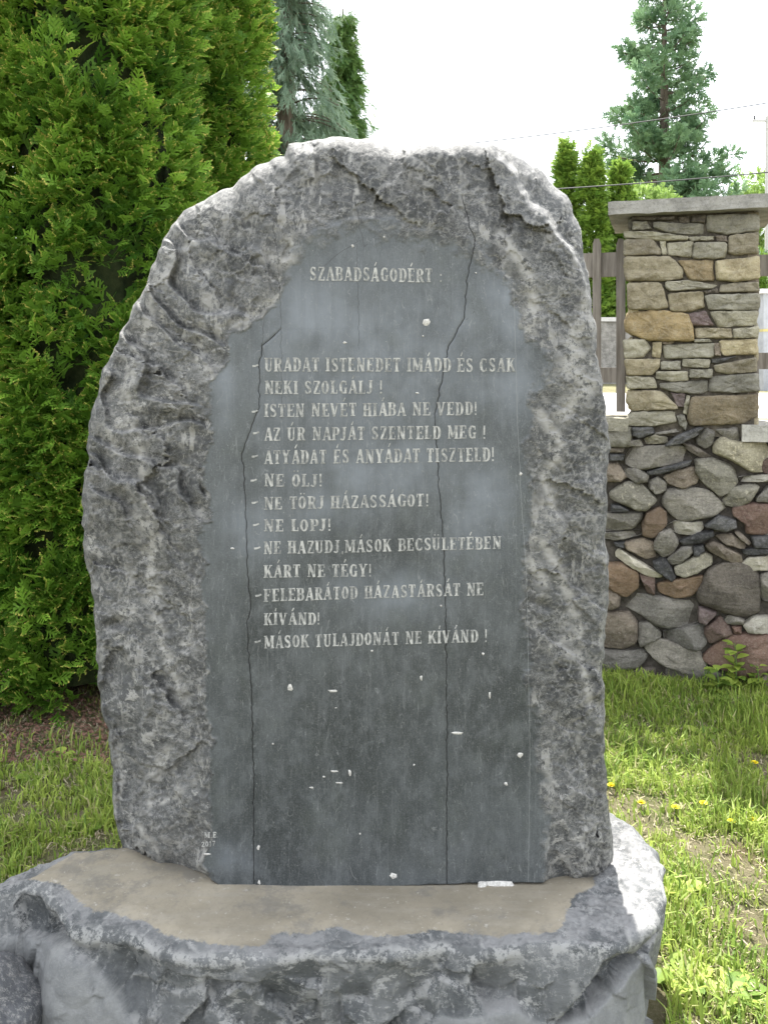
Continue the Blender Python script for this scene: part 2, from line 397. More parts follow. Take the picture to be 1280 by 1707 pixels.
M_cap = simple_rock("cap_concrete", (.27, .26, .235), (.40, .385, .35), (.48, .46, .43), .4, d=.004, pits=True)
M_wood = plain("weathered_wood", (.15, .13, .11), (.28, .25, .22), 14, .8, .003, (3, 3, .25))
M_soil = lawn_material()
M_road = plain("pale_road", (.50, .49, .47), (.62, .61, .58), 6, .9, .002)
M_bark = plain("bark", (.07, .055, .042), (.17, .14, .11), 25, .9, .008, (1, 1, .2))
M_thuja = leaf_material("thuja_leaf", (.035, .115, .010), (.26, .45, .05), (.78, .62, .17))
M_thuja2 = leaf_material("far_thuja_leaf", (.07, .16, .02), (.24, .36, .05))
M_weep = leaf_material("weeping_leaf", (.07, .13, .075), (.24, .33, .23), (.25, .28, .15), .2)
M_dark = leaf_material("dark_cypress_leaf", (.035, .10, .02), (.15, .25, .06), (.2, .2, .06), .25)
M_seq = leaf_material("tall_conifer_leaf", (.07, .15, .075), (.23, .36, .18), (.2, .25, .1), .25)  # leaf tones lightened and greyed so the colour carries sky haze
M_bush = leaf_material("bright_leaf", (.12, .22, .04), (.28, .40, .10), (.4, .4, .1), .4)
M_grass = leaf_material("grass_blade", (.11, .20, .03), (.38, .47, .09), (.42, .36, .20), .4)
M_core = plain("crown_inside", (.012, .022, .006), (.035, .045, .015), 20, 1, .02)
M_yellow = plain("dandelion_petals", (.75, .58, .01), (.85, .72, .03), 120, .6, .002)
M_stem = plain("stem_green", (.08, .16, .03), (.14, .24, .06), 40, .6, .001)
M_wire = plain("wire_metal", (.02, .02, .022), (.04, .04, .042), 10, .6, .001)
M_pole = plain("pole_concrete", (.45, .44, .43), (.55, .54, .53), 8, .8, .002)
M_cabinet = plain("grey_painted_board", (.28, .29, .31), (.36, .37, .39), 5, .6, .001)
M_stripe = plain("yellow_band", (.40, .34, .14), (.46, .40, .17), 5, .6, .001)

# ---------------------------------------------------------------- ground, road, plinth footing
# wall plane: left reference A, right reference B
PA, PB = np.array([1.139, 4.55]), np.array([1.871, 4.32])
WU = (PB - PA) / np.linalg.norm(PB - PA); WN = np.array([WU[1], -WU[0]])         # along, towards camera
def wall_uv(px, py, off=0.0):
    """where the sight line meets the wall face -> (distance along, height)"""
    d = np.array([(px - HX) / F, 1.0]); P0 = PA + WN * off
    t = ((P0 @ WN)) / (d @ WN); p = d * t
    return (p - P0) @ WU, CH - (py - HY) * t / F
def wall_xyz(s, out, z):
    p = PA + WU * s + WN * out; return np.array([p[0], p[1], z])

def ground_h(x, y):
    k = (x - PA[0]) * WN[0] + (y - PA[1]) * WN[1]           # positive on the camera side of the wall line
    base = .9 * sstep(-.25, -.55, k) * sstep(-.3, .9, x)
    base = np.maximum(base, .9 * sstep(7.5, 10.5, y))
    bump = n2(x, y, .9, 3) * .02 + n2(x, y, 6, 3, 3) * .007
    return base + np.where(y < 12, bump, 0)
gx = np.concatenate([-np.geomspace(300, 4.2, 30), np.arange(-4, 5.01, .06), np.geomspace(5.2, 300, 30)])
gy = np.concatenate([-np.geomspace(200, 2, 14), np.arange(-1.5, 6.5, .06), np.geomspace(6.6, 900, 60)])
GX, GY = np.meshgrid(gx, gy); sh = GX.shape; GX, GY = GX.ravel(), GY.ravel()
idx = np.arange(GX.size).reshape(sh)
gf = np.stack([idx[:-1, :-1], idx[:-1, 1:], idx[1:, 1:], idx[1:, :-1]], -1).reshape(-1, 4)
obj("ground", np.stack([GX, GY, ground_h(GX, GY)], 1), gf, M_soil, smooth=True, kind='structure')
v, f = box(-4, 60, 10.6, 18.6, .86, .906); obj("road", v, f, M_road, kind='structure')

# ---------------------------------------------------------------- the memorial stone
Y0 = 2.11
OUT = [(212,1425),(240,1455),(290,1462),(345,1463),(372,1480),(430,1480),(560,1479),(700,1476),(800,1471),(900,1472),(960,1470),(1005,1458),
 (1020,1435),(1022,1395),(1012,1340),(1008,1260),(1008,1180),(1005,1100),(1010,1040),(1016,990),(1014,930),(1008,880),(1010,830),(1014,770),
 (1012,720),(1005,660),(998,600),(990,540),(982,470),(972,410),(960,365),(945,325),(920,305),(890,275),(850,250),(820,240),(760,237),(700,238),
 (660,247),(625,236),(580,226),(530,230),(482,241),(474,262),(455,262),(420,285),(390,310),(340,335),(305,350),(285,375),(262,420),(240,480),
 (215,530),(190,580),(165,640),(152,690),(148,740),(140,800),(138,870),(142,930),(150,980),(160,1040),(160,1100),(168,1170),(180,1220),
 (188,1280),(188,1340),(195,1390)]
PAN = [(372,1500),(335,1440),(352,1400),(347,1330),(354,1240),(345,1180),(341,1050),(333,875),(352,866),(340,800),(352,720),(352,640),(384,600),
 (386,560),(430,532),(468,490),(470,440),(500,402),(540,385),(600,362),(660,375),(720,392),(790,402),(822,440),(850,480),(880,560),(915,590),
 (915,640),(885,655),(890,690),(876,760),(884,840),(880,900),(875,1040),(880,1140),(905,1180),(900,1240),(905,1300),(915,1360),(905,1500)]
C0 = (600.0, 850.0)
od = densify(OUT, 4.0)
ang = np.arctan2(od[:, 1] - C0[1], od[:, 0] - C0[0])
jag = (n2(od[:, 0], od[:, 1], .03, 2, 5) * 6 + n2(od[:, 0], od[:, 1], .10, 2, 6) * 1.0) * np.where(od[:, 1] > 1450, .25, 1)
od = od + np.stack([np.cos(ang), np.sin(ang)], 1) * jag[:, None]
X, Y, fc, ring, rr = square_disc(430, 610, 435, 622, radial(od, C0), C0)
dout, _ = poly_dist(X, Y, od[::4]); dout = np.where(rr > .9999, 0, dout)
wob = n2(X, Y, .02, 3, 1) * 9 + n2(X, Y, .07, 3, 2) * 6
wobm = sstep(1470, 1400, Y)
dp, ins = poly_dist(X + wob * wobm, Y + n2(X, Y, .03, 3, 9) * 8 * wobm, PAN)
dpan = np.where(ins, 0, dp); sdp = np.where(ins, -dp, dp)
left = sstep(560, 300, X); right = sstep(800, 930, X); top = sstep(520, 300, Y) * (1 - left * .5)
t_ = dpan / (dpan + dout + 1e-6)
D = .0035 * sstep(0, 6, dpan) * (1 + .9 * n2(X, Y, .012, 2, 4))
D += (.15 * left + .05 * right + .055 * top * (1 - left)) * t_ ** 1.4
m = .22 * sstep(0, 8, dpan) + .78 * sstep(4, 75, dpan)
wx, wy = X + n2(X, Y, .02, 3, 70) * 14, Y + n2(X, Y, .02, 3, 71) * 14
wx2, wy2 = X + n2(X, Y, .05, 3, 72) * 9, Y + n2(X, Y, .05, 3, 73) * 9
fa, ta, ea = facets2(wx2, wy2, 95, 31, .040, .010, 1.8, .75)
fb, tb, eb = facets2(wx2, wy2, 36, 32, .016, .0045, 1.7, .6)
fc_, tc, ec = facets2(wx2, wy2, 15, 33, .006, .0018, 1.5, .9)
D += m * (bowls2(wx, wy, 170, 11, .050, 1.7, .65) - .025 + .80 * fa + .35 * fb) + .28 * sstep(0, 12, dpan) * fc_ + .2 * sstep(0, 20, dpan) * fb
tone = np.clip(.30 * ta + .40 * tb + .30 * tc, 0, 1); fedge = np.maximum(np.maximum(sstep(.10, .0, ea), sstep(.16, 0, eb) * .8), sstep(.20, 0, ec) * .5)
# chisel scallops running down to the sawn face on the left
ca, sa = math.cos(.62), math.sin(.62)
c = (-sa * X + ca * Y) / 62 + n2(X, Y, .008, 2, 8) * 1.3; fr = c - np.floor(c)
lm = left * sstep(330, 430, Y) * sstep(900, 820, Y) * sstep(0, 26, dpan)
D += lm * (.042 * (fr ** 1.3) * (1 - sstep(.90, 1., fr)) - .012) * (.6 + .8 * np.clip(n2(X, Y, .012, 2, 81) + .4, 0, 1))
# vertical flutes in the top band
fl = np.abs(n2(X, Y * .25, .018, 2, 14)); D += .014 * (1 - np.minimum(fl * 3, 1)) * m * top * (1 - right)
# second shelf on the upper right, behind a ridge line
RID = [(800,200),(822,245),(880,330),(925,385),(965,440),(990,520),(1100,560)]
side = np.interp(X, [p[0] for p in RID], [p[1] for p in RID])
beh = sstep(6, -14, Y - side + n2(X, Y, .03, 3, 15) * 12) * sstep(790, 815, X); D += .12 * beh
# pits and the smooth scar on the left flank
for cx, cy, ax, ay, rot, dd in ((192,1040,18,9,-.4,.03),(182,1085,8,16,0,.02),(172,790,10,26,0,.03),(160,950,8,20,0,.02),(905,1010,14,10,.5,.015)):
    dx, dy = X - cx, Y - cy; q = ((dx*math.cos(rot)+dy*math.sin(rot))/ax)**2 + ((-dx*math.sin(rot)+dy*math.cos(rot))/ay)**2
    D += dd * np.exp(-q * 1.4)
SC = [(178,1085),(205,1080),(225,1130),(240,1180),(232,1240),(240,1300),(225,1380),(195,1375),(192,1250),(165,1150)]
ds, i2 = poly_dist(X + wob * .6, Y + wob * .6, SC); sd = np.where(i2, -ds, ds); scar = sstep(5, -6, sd); D += .030 * scar
fine = m * (1 - .75 * scar) * (.5 + .5 * sstep(.3, .6, n2(X, Y, .012, 2, 40) + .45))
D += fine * (n2(X, Y, .015, 2, 21) * .006 - np.abs(n2(X, Y, .05, 3, 22)) * .0018 + n2(X, Y * .6, .3, 2, 23) * .0006)
ridg = 1 - np.abs(n2(X, Y, .04, 3, 24)) * 2.2; D -= fine * .003 * np.clip(ridg, 0, 1) ** 2
# rim rolls away (wide on the top and shoulders)
wrim = 12 + 12 * sstep(560, 250, Y) + n2(X, Y, .015, 2, 30) * 9
wrim = np.where(Y > 1380, 7, wrim)
q = np.clip(1 - dout / np.maximum(wrim, 4), 0, 1)
D += (.05 + .03 * sstep(500, 250, Y)) * (1 - np.sqrt(np.maximum(1 - q * q, 0)))
D *= np.where(Y > 1440, sstep(1500, 1440, Y) * .5 + .5, 1)
D = np.maximum(D, 0) * (dpan > 0) + 0
# bottom left corner undercut
und = sstep(360, 340, X) * sstep(1452, 1466, Y); D += .03 * und
CRK = [[(469,548),(438,577),(433,600),(432,680),(403,756),(408,800),(413,950),(418,1010),(412,1040),(415,1100),(420,1150),(423,1300),(423,1490)],
       [(768,325),(778,360),(791,402),(778,470),(773,530),(745,585),(735,640),(725,690),(730,790),(740,920),(743,1060),(745,1200),(744,1490)]]
HAIR = [[(590,330),(600,380),(607,412)],[(594,400),(596,470),(599,585)],[(460,345),(456,385),(464,430),(466,490),(469,545),(469,620),(470,700)],[(440,530),(438,577),(440,600)],
        [(770,540),(790,520),(786,495)],[(600,400),(560,425),(540,445)],[(607,412),(640,380),(650,345)]]
SEAM = [[(856,480),(862,700),(870,860),(877,950),(880,1100),(883,1250),(880,1480)]]
def signed(lines):
    best = np.full(X.shape, 9.0)
    for L in lines:
        L = np.array(L, float); ys = L[:, 1]
        if np.all(np.diff(ys) > 0):
            xc = np.interp(Y, ys, L[:, 0]) + n2(np.zeros_like(X), Y, .07, 3, 50) * (2.2 if L[0, 0] != 856 else .7)
            slope = np.gradient(np.interp(np.arange(0, 1710), ys, L[:, 0]))[np.clip(Y.astype(int), 0, 1709)]
            s = (X - xc) / np.sqrt(1 + slope ** 2) / 700
            s = np.where((Y < ys[0]) | (Y > ys[-1]), 9, s)
            s = np.where((Y < ys[0] + 8) | (Y > ys[-1] - 8), np.where(np.abs(s) < 8, s * 1.6, s), s)
        else: s = np.where(np.abs(X - 9999) < 1, 9, line_dist(X, Y, L) / 700)
        best = np.where(np.abs(s) < np.abs(best), s, best)
    return np.clip(best, -.05, .05)
crack, hair, seam = signed(CRK), signed(HAIR), signed(SEAM)
D += .0022 * sstep(.004, 0, np.abs(crack))
vein = np.zeros_like(X)
for L, w in (([(320,400),(270,460),(235,540),(218,640),(212,700),(236,760),(252,870),(256,950),(268,1060),(285,1110),(302,1160)], 10),
             ([(236,870),(262,900),(250,1000)], 14), ([(450,430),(485,440),(480,395)], 14), ([(395,540),(440,500),(470,490)], 9),
             ([(840,400),(870,440),(890,500),(880,560)], 14), ([(960,560),(950,620),(985,640),(940,690)], 20), ([(985,490),(975,560)], 12),
             ([(900,690),(935,740),(905,800),(930,870)], 11), ([(900,900),(935,950),(950,1000),(965,1060),(920,1080),(965,1090),(985,1180)], 9),
             ([(890,940),(905,970)], 12), ([(590,260),(592,320)], 6), ([(520,250),(525,310)], 6), ([(195,1230),(200,1290),(190,1360)], 5),
             ([(340,545),(330,600),(360,640)], 9), ([(250,1340),(300,1320)], 8), ([(235,1380),(262,1420)], 7), ([(255,1290),(280,1250)], 9)):
    vein = np.maximum(vein, np.exp(-(line_dist(X + wob, Y + wob * .7, L) / w) ** 2))
vein = np.maximum(vein, .8 * (1 - scar) * sstep(.55, 1., ridg) * m * .8)
pale_patch = np.zeros_like(X)  # lighter blue-grey patches on the sawn face, most in its upper half
for cx, cy, sx_, sy_ in ((850,500,55,100),(560,840,75,45),(835,640,80,70),(375,640,22,90),(650,990,100,40),(520,530,110,90),(780,560,60,60),(420,870,50,60),(800,840,70,90),(620,600,230,150),(620,780,150,80),(380,1430,40,30)):
    pale_patch = np.maximum(pale_patch, np.exp(-((X - cx) / sx_) ** 2 - ((Y - cy) / sy_) ** 2))
YY = Y0 + D
P = np.stack([(X - HX) * YY / F, YY, CH - (Y - HY) * YY / F], 1)
fw = 4 + 26 * sstep(520, 400, Y) + 8 * sstep(840, 900, X)
panel = sstep(fw * .6, -fw, sdp + n2(X, Y, .045, 4, 77) * fw * .9)
# sides and back
rg = ring; n = len(rg); R0 = P[rg]; cen = np.array([-.06, 0, 1.24]); K = 36
VS, FS = [P], [fc[:, ::-1]]; base_i = len(P); prev = rg
dirs = R0 - cen; dirs[:, 1] = 0; dirs /= np.linalg.norm(dirs, axis=1)[:, None]
for k in range(1, K + 1):
    u = k / K; yy = R0[:, 1] * (1 - u) + (Y0 + .40) * u
    shrink = .002 * k + .05 * max(0, (u - .7) / .3) ** 2
    q = R0.copy(); q[:, 1] = yy
    nz = bowls3(q, .14, 5, .045) + fbm(q, 4, 14) * .008 + fbm(q, 3, 60) * .003
    amt = min(1, k / 5)
    q -= dirs * (shrink + amt * np.clip(nz + .005, -.002, .08))[:, None]
    ids = np.arange(n) + base_i; VS.append(q); base_i += n
    FS.append(np.stack([prev, np.roll(prev, -1), np.roll(ids, -1), ids], 1)); prev = ids
cb = VS[-1].mean(0); prevq = VS[-1]
for s in (.8, .55, .3, .1):
    q = cb + (prevq - cb) * s; q[:, 1] += .02 + fbm(q, 3, 8) * .015
    ids = np.arange(n) + base_i; VS.append(q); base_i += n
    FS.append(np.stack([prev, np.roll(prev, -1), np.roll(ids, -1), ids], 1)); prev = ids
V = np.concatenate(VS); Fq = np.concatenate(FS); ne = len(V) - len(P)
def ext(a, fill=0.): return np.concatenate([a, np.full(ne, fill)])
stone = thing("memorial_stone", "tall rough dark grey stone slab with carved Hungarian commandments on its smooth front", "memorial stone", (0, Y0 + .15, .35))
obj("slab", V, Fq, M_slab, stone, True, dict(panel=ext(panel), vein=ext(vein), pale_patch=ext(pale_patch), tone=ext(tone, .5), fedge=ext(fedge), crack=ext(crack, 9), hair=ext(hair, 9), seam=ext(seam, 9)))

# ---- lettering: condensed slab serif capitals drawn from strokes
TK, TN, SE = .20, .085, .07
def V_(x, a=0., b=1., serif=(1, 1), w=TK):
    o = [(x, a, x, b, w)]
    if serif[0]: o.append((x - w * .5 - .07, a + SE / 2, x + w * .5 + .07, a + SE / 2, SE))
    if serif[1]: o.append((x - w * .5 - .07, b - SE / 2, x + w * .5 + .07, b - SE / 2, SE))
    return o
def ARC(cx, cy, rx, ry, a0, a1, w0=TK, w1=TN, n=10):
    o = []; p = None
    for k in range(n + 1):
        a = math.radians(a0 + (a1 - a0) * k / n); q = (cx + rx * math.cos(a), cy + ry * math.sin(a), abs(math.cos(a)) * w0 + (1 - abs(math.cos(a))) * w1)
        if p: o.append((p[0], p[1], q[0], q[1], (p[2] + q[2]) / 2))
        p = q
    return o
def H(x0, x1, y, w=TN): return [(x0, y, x1, y, w)]
def Dg(x0, y0, x1, y1, w): return [(x0, y0, x1, y1, w)]
def tick(x, y): return Dg(x, y - .08, x, y + .08, .05)
GL = {
 'A': (.66, Dg(.10,0,.33,1,.09)+Dg(.56,0,.35,1,.20)+H(.18,.5,.30)+H(-.0,.22,.035,SE)+H(.44,.7,.035,SE)),
 'B': (.60, V_(.17)+H(.17,.38,.955)+H(.17,.38,.52)+H(.17,.38,.045)+ARC(.36,.74,.15,.215,-90,90)+ARC(.37,.28,.16,.235,-90,90)),
 'C': (.60, ARC(.33,.5,.22,.46,50,310)+V_(.52,.66,.95,(0,0),.06)+V_(.52,.08,.3,(0,0),.06)),
 'D': (.62, V_(.17)+H(.17,.36,.955)+H(.17,.36,.045)+ARC(.34,.5,.20,.455,-90,90)),
 'E': (.58, V_(.17)+H(.17,.52,.955)+H(.17,.42,.5)+H(.17,.54,.045)+V_(.51,.74,1,(0,0),.06)+V_(.41,.4,.6,(0,0),.05)+V_(.53,0,.27,(0,0),.06)),
 'F': (.56, V_(.17)+H(.17,.52,.955)+H(.17,.42,.5)+V_(.51,.72,1,(0,0),.06)+V_(.41,.4,.6,(0,0),.05)),
 'G': (.64, ARC(.33,.5,.22,.46,50,330)+V_(.53,.66,.95,(0,0),.06)+V_(.50,.02,.42,(0,0),.15)+H(.38,.62,.42,SE)),
 'H': (.68, V_(.16)+V_(.52)+H(.16,.52,.5)),
 'I': (.32, V_(.16)),
 'J': (.46, V_(.30,.22,1,(0,1))+ARC(.16,.22,.14,.2,-150,0,.15,.09)),
 'K': (.66, V_(.16)+Dg(.24,.42,.52,.96,.09)+Dg(.34,.58,.56,.04,.18)+H(.42,.64,.965,SE)+H(.44,.70,.035,SE)),
 'L': (.54, V_(.17)+H(.17,.50,.045)+V_(.49,0,.3,(0,0),.06)),
 'M': (.84, V_(.13,0,1,(1,1),.09)+Dg(.15,1,.42,.12,.19)+Dg(.42,.12,.66,1,.09)+V_(.70,0,1,(1,1),.19)),
 'N': (.70, V_(.14,0,1,(1,1),.10)+Dg(.14,1,.56,0,.21)+V_(.57,0,1,(0,1),.10)),
 'O': (.60, ARC(.30,.5,.19,.455,0,360,TK,TN,20)),
 'P': (.58, V_(.17)+H(.17,.36,.955)+H(.17,.36,.45)+ARC(.35,.70,.17,.25,-90,90)),
 'R': (.64, V_(.17)+H(.17,.36,.955)+H(.17,.36,.5)+ARC(.35,.73,.16,.225,-90,90)+Dg(.36,.5,.52,.05,.18)+H(.46,.66,.035,SE)),
 'S': (.56, ARC(.29,.74,.17,.215,30,235,.16,.09)+Dg(.18,.60,.40,.40,.19)+ARC(.28,.27,.18,.225,55,-150,.17,.09)+V_(.46,.72,.96,(0,0),.055)+V_(.10,.04,.28,(0,0),.055)),
 'T': (.58, V_(.29,0,1,(1,0))+H(.03,.55,.955)+V_(.055,.72,1,(0,0),.06)+V_(.525,.72,1,(0,0),.06)),
 'U': (.66, V_(.16,.25,1,(0,1))+V_(.50,.25,1,(0,1),.10)+ARC(.33,.27,.17,.23,180,360,.15,.10)),
 'V': (.66, Dg(.12,1,.33,0,.20)+Dg(.55,1,.34,0,.09)+H(.0,.24,.965,SE)+H(.44,.68,.965,SE)),
 'Y': (.64, Dg(.12,1,.31,.46,.19)+Dg(.54,1,.33,.46,.09)+V_(.32,0,.5,(1,0))+H(.0,.24,.965,SE)+H(.42,.66,.965,SE)),
 'Z': (.56, H(.06,.50,.955)+H(.05,.52,.045)+Dg(.47,.95,.10,.05,.17)+V_(.07,.72,1,(0,0),.06)+V_(.51,0,.28,(0,0),.06)),
 '!': (.26, Dg(.13,.30,.13,1,.12)+Dg(.13,0,.13,.13,.13)), ':': (.3, Dg(.13,.05,.13,.18,.12)+Dg(.13,.5,.13,.63,.12)),
 ',': (.22, Dg(.12,-.14,.14,.12,.09)), '.': (.24, Dg(.12,0,.12,.12,.11)),
 '2': (.55, ARC(.27,.74,.17,.22,170,-30,.1,.1)+Dg(.43,.66,.08,.06,.1)+H(.06,.5,.05)),
 '0': (.55, ARC(.27,.5,.18,.45,0,360,.1,.1,16)), '1': (.35, V_(.18,0,1,(1,0),.1)+Dg(.06,.82,.18,.97,.08)),
 '7': (.5, H(.05,.47,.95)+Dg(.46,.95,.2,0,.11)), ' ': (.34, []),
}
ACC = {'Á': 'A', 'É': 'E', 'Í': 'I', 'Ú': 'U', 'Ö': 'O', 'Ü': 'U'}
def draw_line(txt, x0, x1, yl, yr, cap, name="inscription_line", parent=None, dash=None, lift=.0010):
    adv, segs = 0., []
    for ch in txt:
        b = ACC.get(ch, ch); w, st = GL[b]
        jx, jy = random.uniform(-.02, .02), random.uniform(-.02, .02)
        segs += [(adv + a + jx, b_ + jy, c_ + adv + jx, d_ + jy, w_) for a, b_, c_, d_, w_ in st]
        if ch in 'ÖÜ': segs += [(adv + w * .32, 1.17, adv + w * .32, 1.27, .09), (adv + w * .72, 1.17, adv + w * .72, 1.27, .09)]
        elif ch in ACC: segs += [(adv + w * .45, 1.13, adv + w * .66, 1.40, .085)]
        adv += w + .09
    s = (x1 - x0) / (adv - .09); vs, fs = [], []
    def put(ax, ay, bx, by, w, k):
        d = np.array([bx - ax, by - ay]); L = np.hypot(*d); nn = np.array([-d[1], d[0]]) / (L + 1e-9) * w / 2
        Y = Y0 - lift - .00006 * (k % 9)
        for q in ((ax + nn[0], ay + nn[1]), (bx + nn[0], by + nn[1]), (bx - nn[0], by - nn[1]), (ax - nn[0], ay - nn[1])):
            vs.append(W(q[0], q[1], Y))
        b = len(vs) - 4; fs.append((b, b + 1, b + 2, b + 3))
        vs.extend([v + np.array([0, .0009, 0]) for v in vs[b:b + 4]])
        for e in range(4): fs.append((b + e, b + 4 + e, b + 4 + (e + 1) % 4, b + (e + 1) % 4))
    for k, (a, b, c_, d_, w_) in enumerate(segs):
        def m_(x, y): xx = x0 + x * s; return xx, yl + (yr - yl) * (xx - x0) / max(x1 - x0, 1) - y * cap
        p, q = m_(a, b), m_(c_, d_)
        horiz = abs(d_ - b) < 1e-6
        vert = abs(c_ - a) < 1e-6
        ww = w_ * (cap if horiz else s if vert else (s * .6 + cap * .4 if abs(c_-a) < abs(d_-b) else (s + cap) / 2))
        ww = w_ * s if vert else ww
        put(*p, *q, max(ww, 1.1), k)
    if dash:
        dx, dy = dash; put(dx, dy + 1.5, dx + 5, dy + 1, 3.2, 1); put(dx + 4.5, dy + 1.2, dx + 10, dy - 1, 2.6, 2)
    return obj(name, np.array(vs), np.array(fs), M_letter, parent)
LINES = [("SZABADSÁGODÉRT :", 516,738,467,471,23,None), ("URADAT ISTENEDET IMÁDD ÉS CSAK", 441,858,619,620,23,(421,609)),
 ("NEKI SZOLGÁLJ !", 441,638,657,656,22,None), ("ISTEN NEVÉT HIÁBA NE VEDD!", 441,795,695,692,22,(420,685)),
 ("AZ ÚR NAPJÁT SZENTELD MEG !", 440,810,735,731,22,(422,721)), ("ATYÁDAT ÉS ANYÁDAT TISZTELD!", 440,824,774,769,23,(420,760)),
 ("NE ÖLJ!", 440,538,811,811,21,(418,800)), ("NE TÖRJ HÁZASSÁGOT!", 440,715,850,844,21,(420,837)), ("NE LOPJ!", 440,552,886,885,20,(422,874)),
 ("NE HAZUDJ,MÁSOK BECSÜLETÉBEN", 440,835,924,915,21,(424,913)), ("KÁRT NE TÉGY!", 440,620,963,961,21,None),
 ("FELEBARÁTOD HÁZASTÁRSÁT NE", 440,806,1003,992,21,(426,992)), ("KÍVÁND!", 440,534,1042,1041,20,None), ("MÁSOK TULAJDONÁT NE KÍVÁND !", 440,812,1081,1070,21,(425,1069))]
for a in LINES:
    o = draw_line(*a[:6], parent=stone, dash=a[6])
for a in (("M.E.", 341, 365, 1397, 1396, 9), ("2017", 336, 359, 1412, 1410, 8)):
    o = draw_line(*a, name="signature", parent=stone); o['label'] = "tiny carved initials and year low on the left"

# pale mineral chips on the sawn face
CH_ = [(710,538,8,8),(695,655,4,2),(575,571,4,3),(555,1152,11,3),(484,1146,5,8),(702,1130,3,5),(816,1159,2.5,7),(762,1222,11,3),(866,1258,6,6),(843,1307,4,4),
       (656,1460,9,7),(432,1471,3,5),(431,1413,3,5),(346,1424,7,2.5),(557,1286,8,2.5),(583,1288,3,8),(565,1305,8,1.5),(519,1313,4,2),(705,560,2,2),(793,455,2,2),
       (868,790,3,4),(388,914,4,2),(735,1010,2,2),(620,1085,3,2),(805,1090,3,3),(690,1275,2,2),(540,1295,3,2),(600,1390,2,2),(455,1240,2,2),(560,1180,3,1),(640,395,2,2),(588,410,3,3)]
for k, (cx, cy, a, b) in enumerate(CH_):
    nn = 9; th = np.linspace(0, 2 * math.pi, nn, endpoint=False) + rng.random(nn) * .5; r = .6 + .5 * rng.random(nn)
    outer = [W(cx + math.cos(t) * a * q, cy + math.sin(t) * b * q, Y0 + .0004) for t, q in zip(th, r)]
    inner = [W(cx + math.cos(t) * a * q * .6, cy + math.sin(t) * b * q * .6, Y0 - .0016) for t, q in zip(th, r)]
    vs = outer + inner + [W(cx, cy, Y0 - .002)]
    fs = [(i, (i + 1) % nn, nn + (i + 1) % nn, nn + i) for i in range(nn)] + [(nn + i, nn + (i + 1) % nn, 2 * nn) for i in range(nn)]
    obj("mineral_chip", vs, fs, M_chip, stone, True)

# ---------------------------------------------------------------- plinth block
ZT = .35
def top_pt(px, py): Yd = (CH - ZT) * F / (py - HY); return ((px - HX) * Yd / F, Yd)
TOP = [top_pt(*p) for p in [(-60,1462),(-50,1474),(0,1471),(40,1466),(70,1476),(100,1507),(125,1537),(165,1540),(210,1552),(260,1572),(300,1583),(360,1583),(420,1587),(470,1580),(520,1575),
  (600,1585),(660,1578),(730,1568),(760,1574),(800,1574),(850,1572),(900,1566),(980,1572),(1040,1562),(1085,1542),(1103,1500),(1113,1430),(1098,1398),(1060,1365),(1018,1342),
  (900,1325),(600,1322),(350,1345),(205,1404),(130,1412),(60,1430),(0,1452)]]
PC = (-.08, 2.16)
td = densify(TOP, .01); a_ = np.arctan2(td[:, 1] - PC[1], td[:, 0] - PC[0])
td = td + np.stack([np.cos(a_), np.sin(a_)], 1) * (n2(td[:, 0], td[:, 1], 9, 4, 3) * .012)[:, None]
iL, iR = td[:, 0].argmin(), td[:, 0].argmax()
def chain(i, j):
    c = td[i:j + 1] if i <= j else np.concatenate([td[i:], td[:j + 1]])
    return c
c1, c2 = chain(iL, iR), chain(iR, iL)
if c1[:, 1].mean() > c2[:, 1].mean(): c1, c2 = c2, c1
xl, xr = td[iL, 0], td[iR, 0]; nx, ny = 520, 150
xs = xl + (xr - xl) * (.5 - .5 * np.cos(np.linspace(.012, math.pi - .012, nx)))
def edge_y(c, xs): o = np.argsort(c[:, 0]); return np.interp(xs, c[o, 0], c[o, 1])
y0_, y1_ = edge_y(c1, xs), edge_y(c2, xs)
for _ in range(4): y0_[1:-1] = (y0_[:-2] + 2 * y0_[1:-1] + y0_[2:]) / 4; y1_[1:-1] = (y1_[:-2] + 2 * y1_[1:-1] + y1_[2:]) / 4
vv_ = np.linspace(0, 1, ny)[:, None]; vv_ = .5 * vv_ + .5 * (.5 - .5 * np.cos(math.pi * vv_))
X = np.broadcast_to(xs, (ny, nx)).ravel().copy(); Y = (y0_ + (y1_ - y0_) * vv_).ravel()
idx = np.arange(nx * ny).reshape(ny, nx); fc = np.stack([idx[:-1, :-1], idx[:-1, 1:], idx[1:, 1:], idx[1:, :-1]], -1).reshape(-1, 4)
ring = np.concatenate([idx[0, :-1], idx[:-1, -1], idx[-1, :0:-1], idx[:0:-1, 0]]); rr = np.zeros_like(X); rr[ring] = 1
P = np.stack([X, Y, np.full_like(X, ZT)], 1)
d, _ = poly_dist(X, Y, np.stack([X[ring], Y[ring]], 1)[::4]); d = np.where(rr > .9999, 0, d)
TAN = [top_pt(*p) for p in [(30,1462),(90,1475),(125,1500),(150,1520),(230,1535),(300,1568),(420,1578),(450,1570),(460,1555),(560,1552),(620,1565),(740,1553),(820,1556),(940,1552),(960,1500),(1000,1475),
  (1000,1380),(300,1350),(215,1405),(130,1415)]]
dt, it = poly_dist(X, Y, TAN); sdt = np.where(it, dt, -dt)
tan = sstep(-.025, .05, sdt)
edge_w = .018 + .05 * np.clip(n2(X, Y, 4.5, 3, 4), 0, 1)
q = np.clip(1 - d / np.maximum(edge_w, .008), 0, 1)
z = -1.0 * edge_w * (1 - np.sqrt(np.maximum(1 - q * q, 0)))
br = 1 - tan
z -= br * (np.clip(bowls3(P, .16, 9, .030), 0, 1) * .6 + .003)
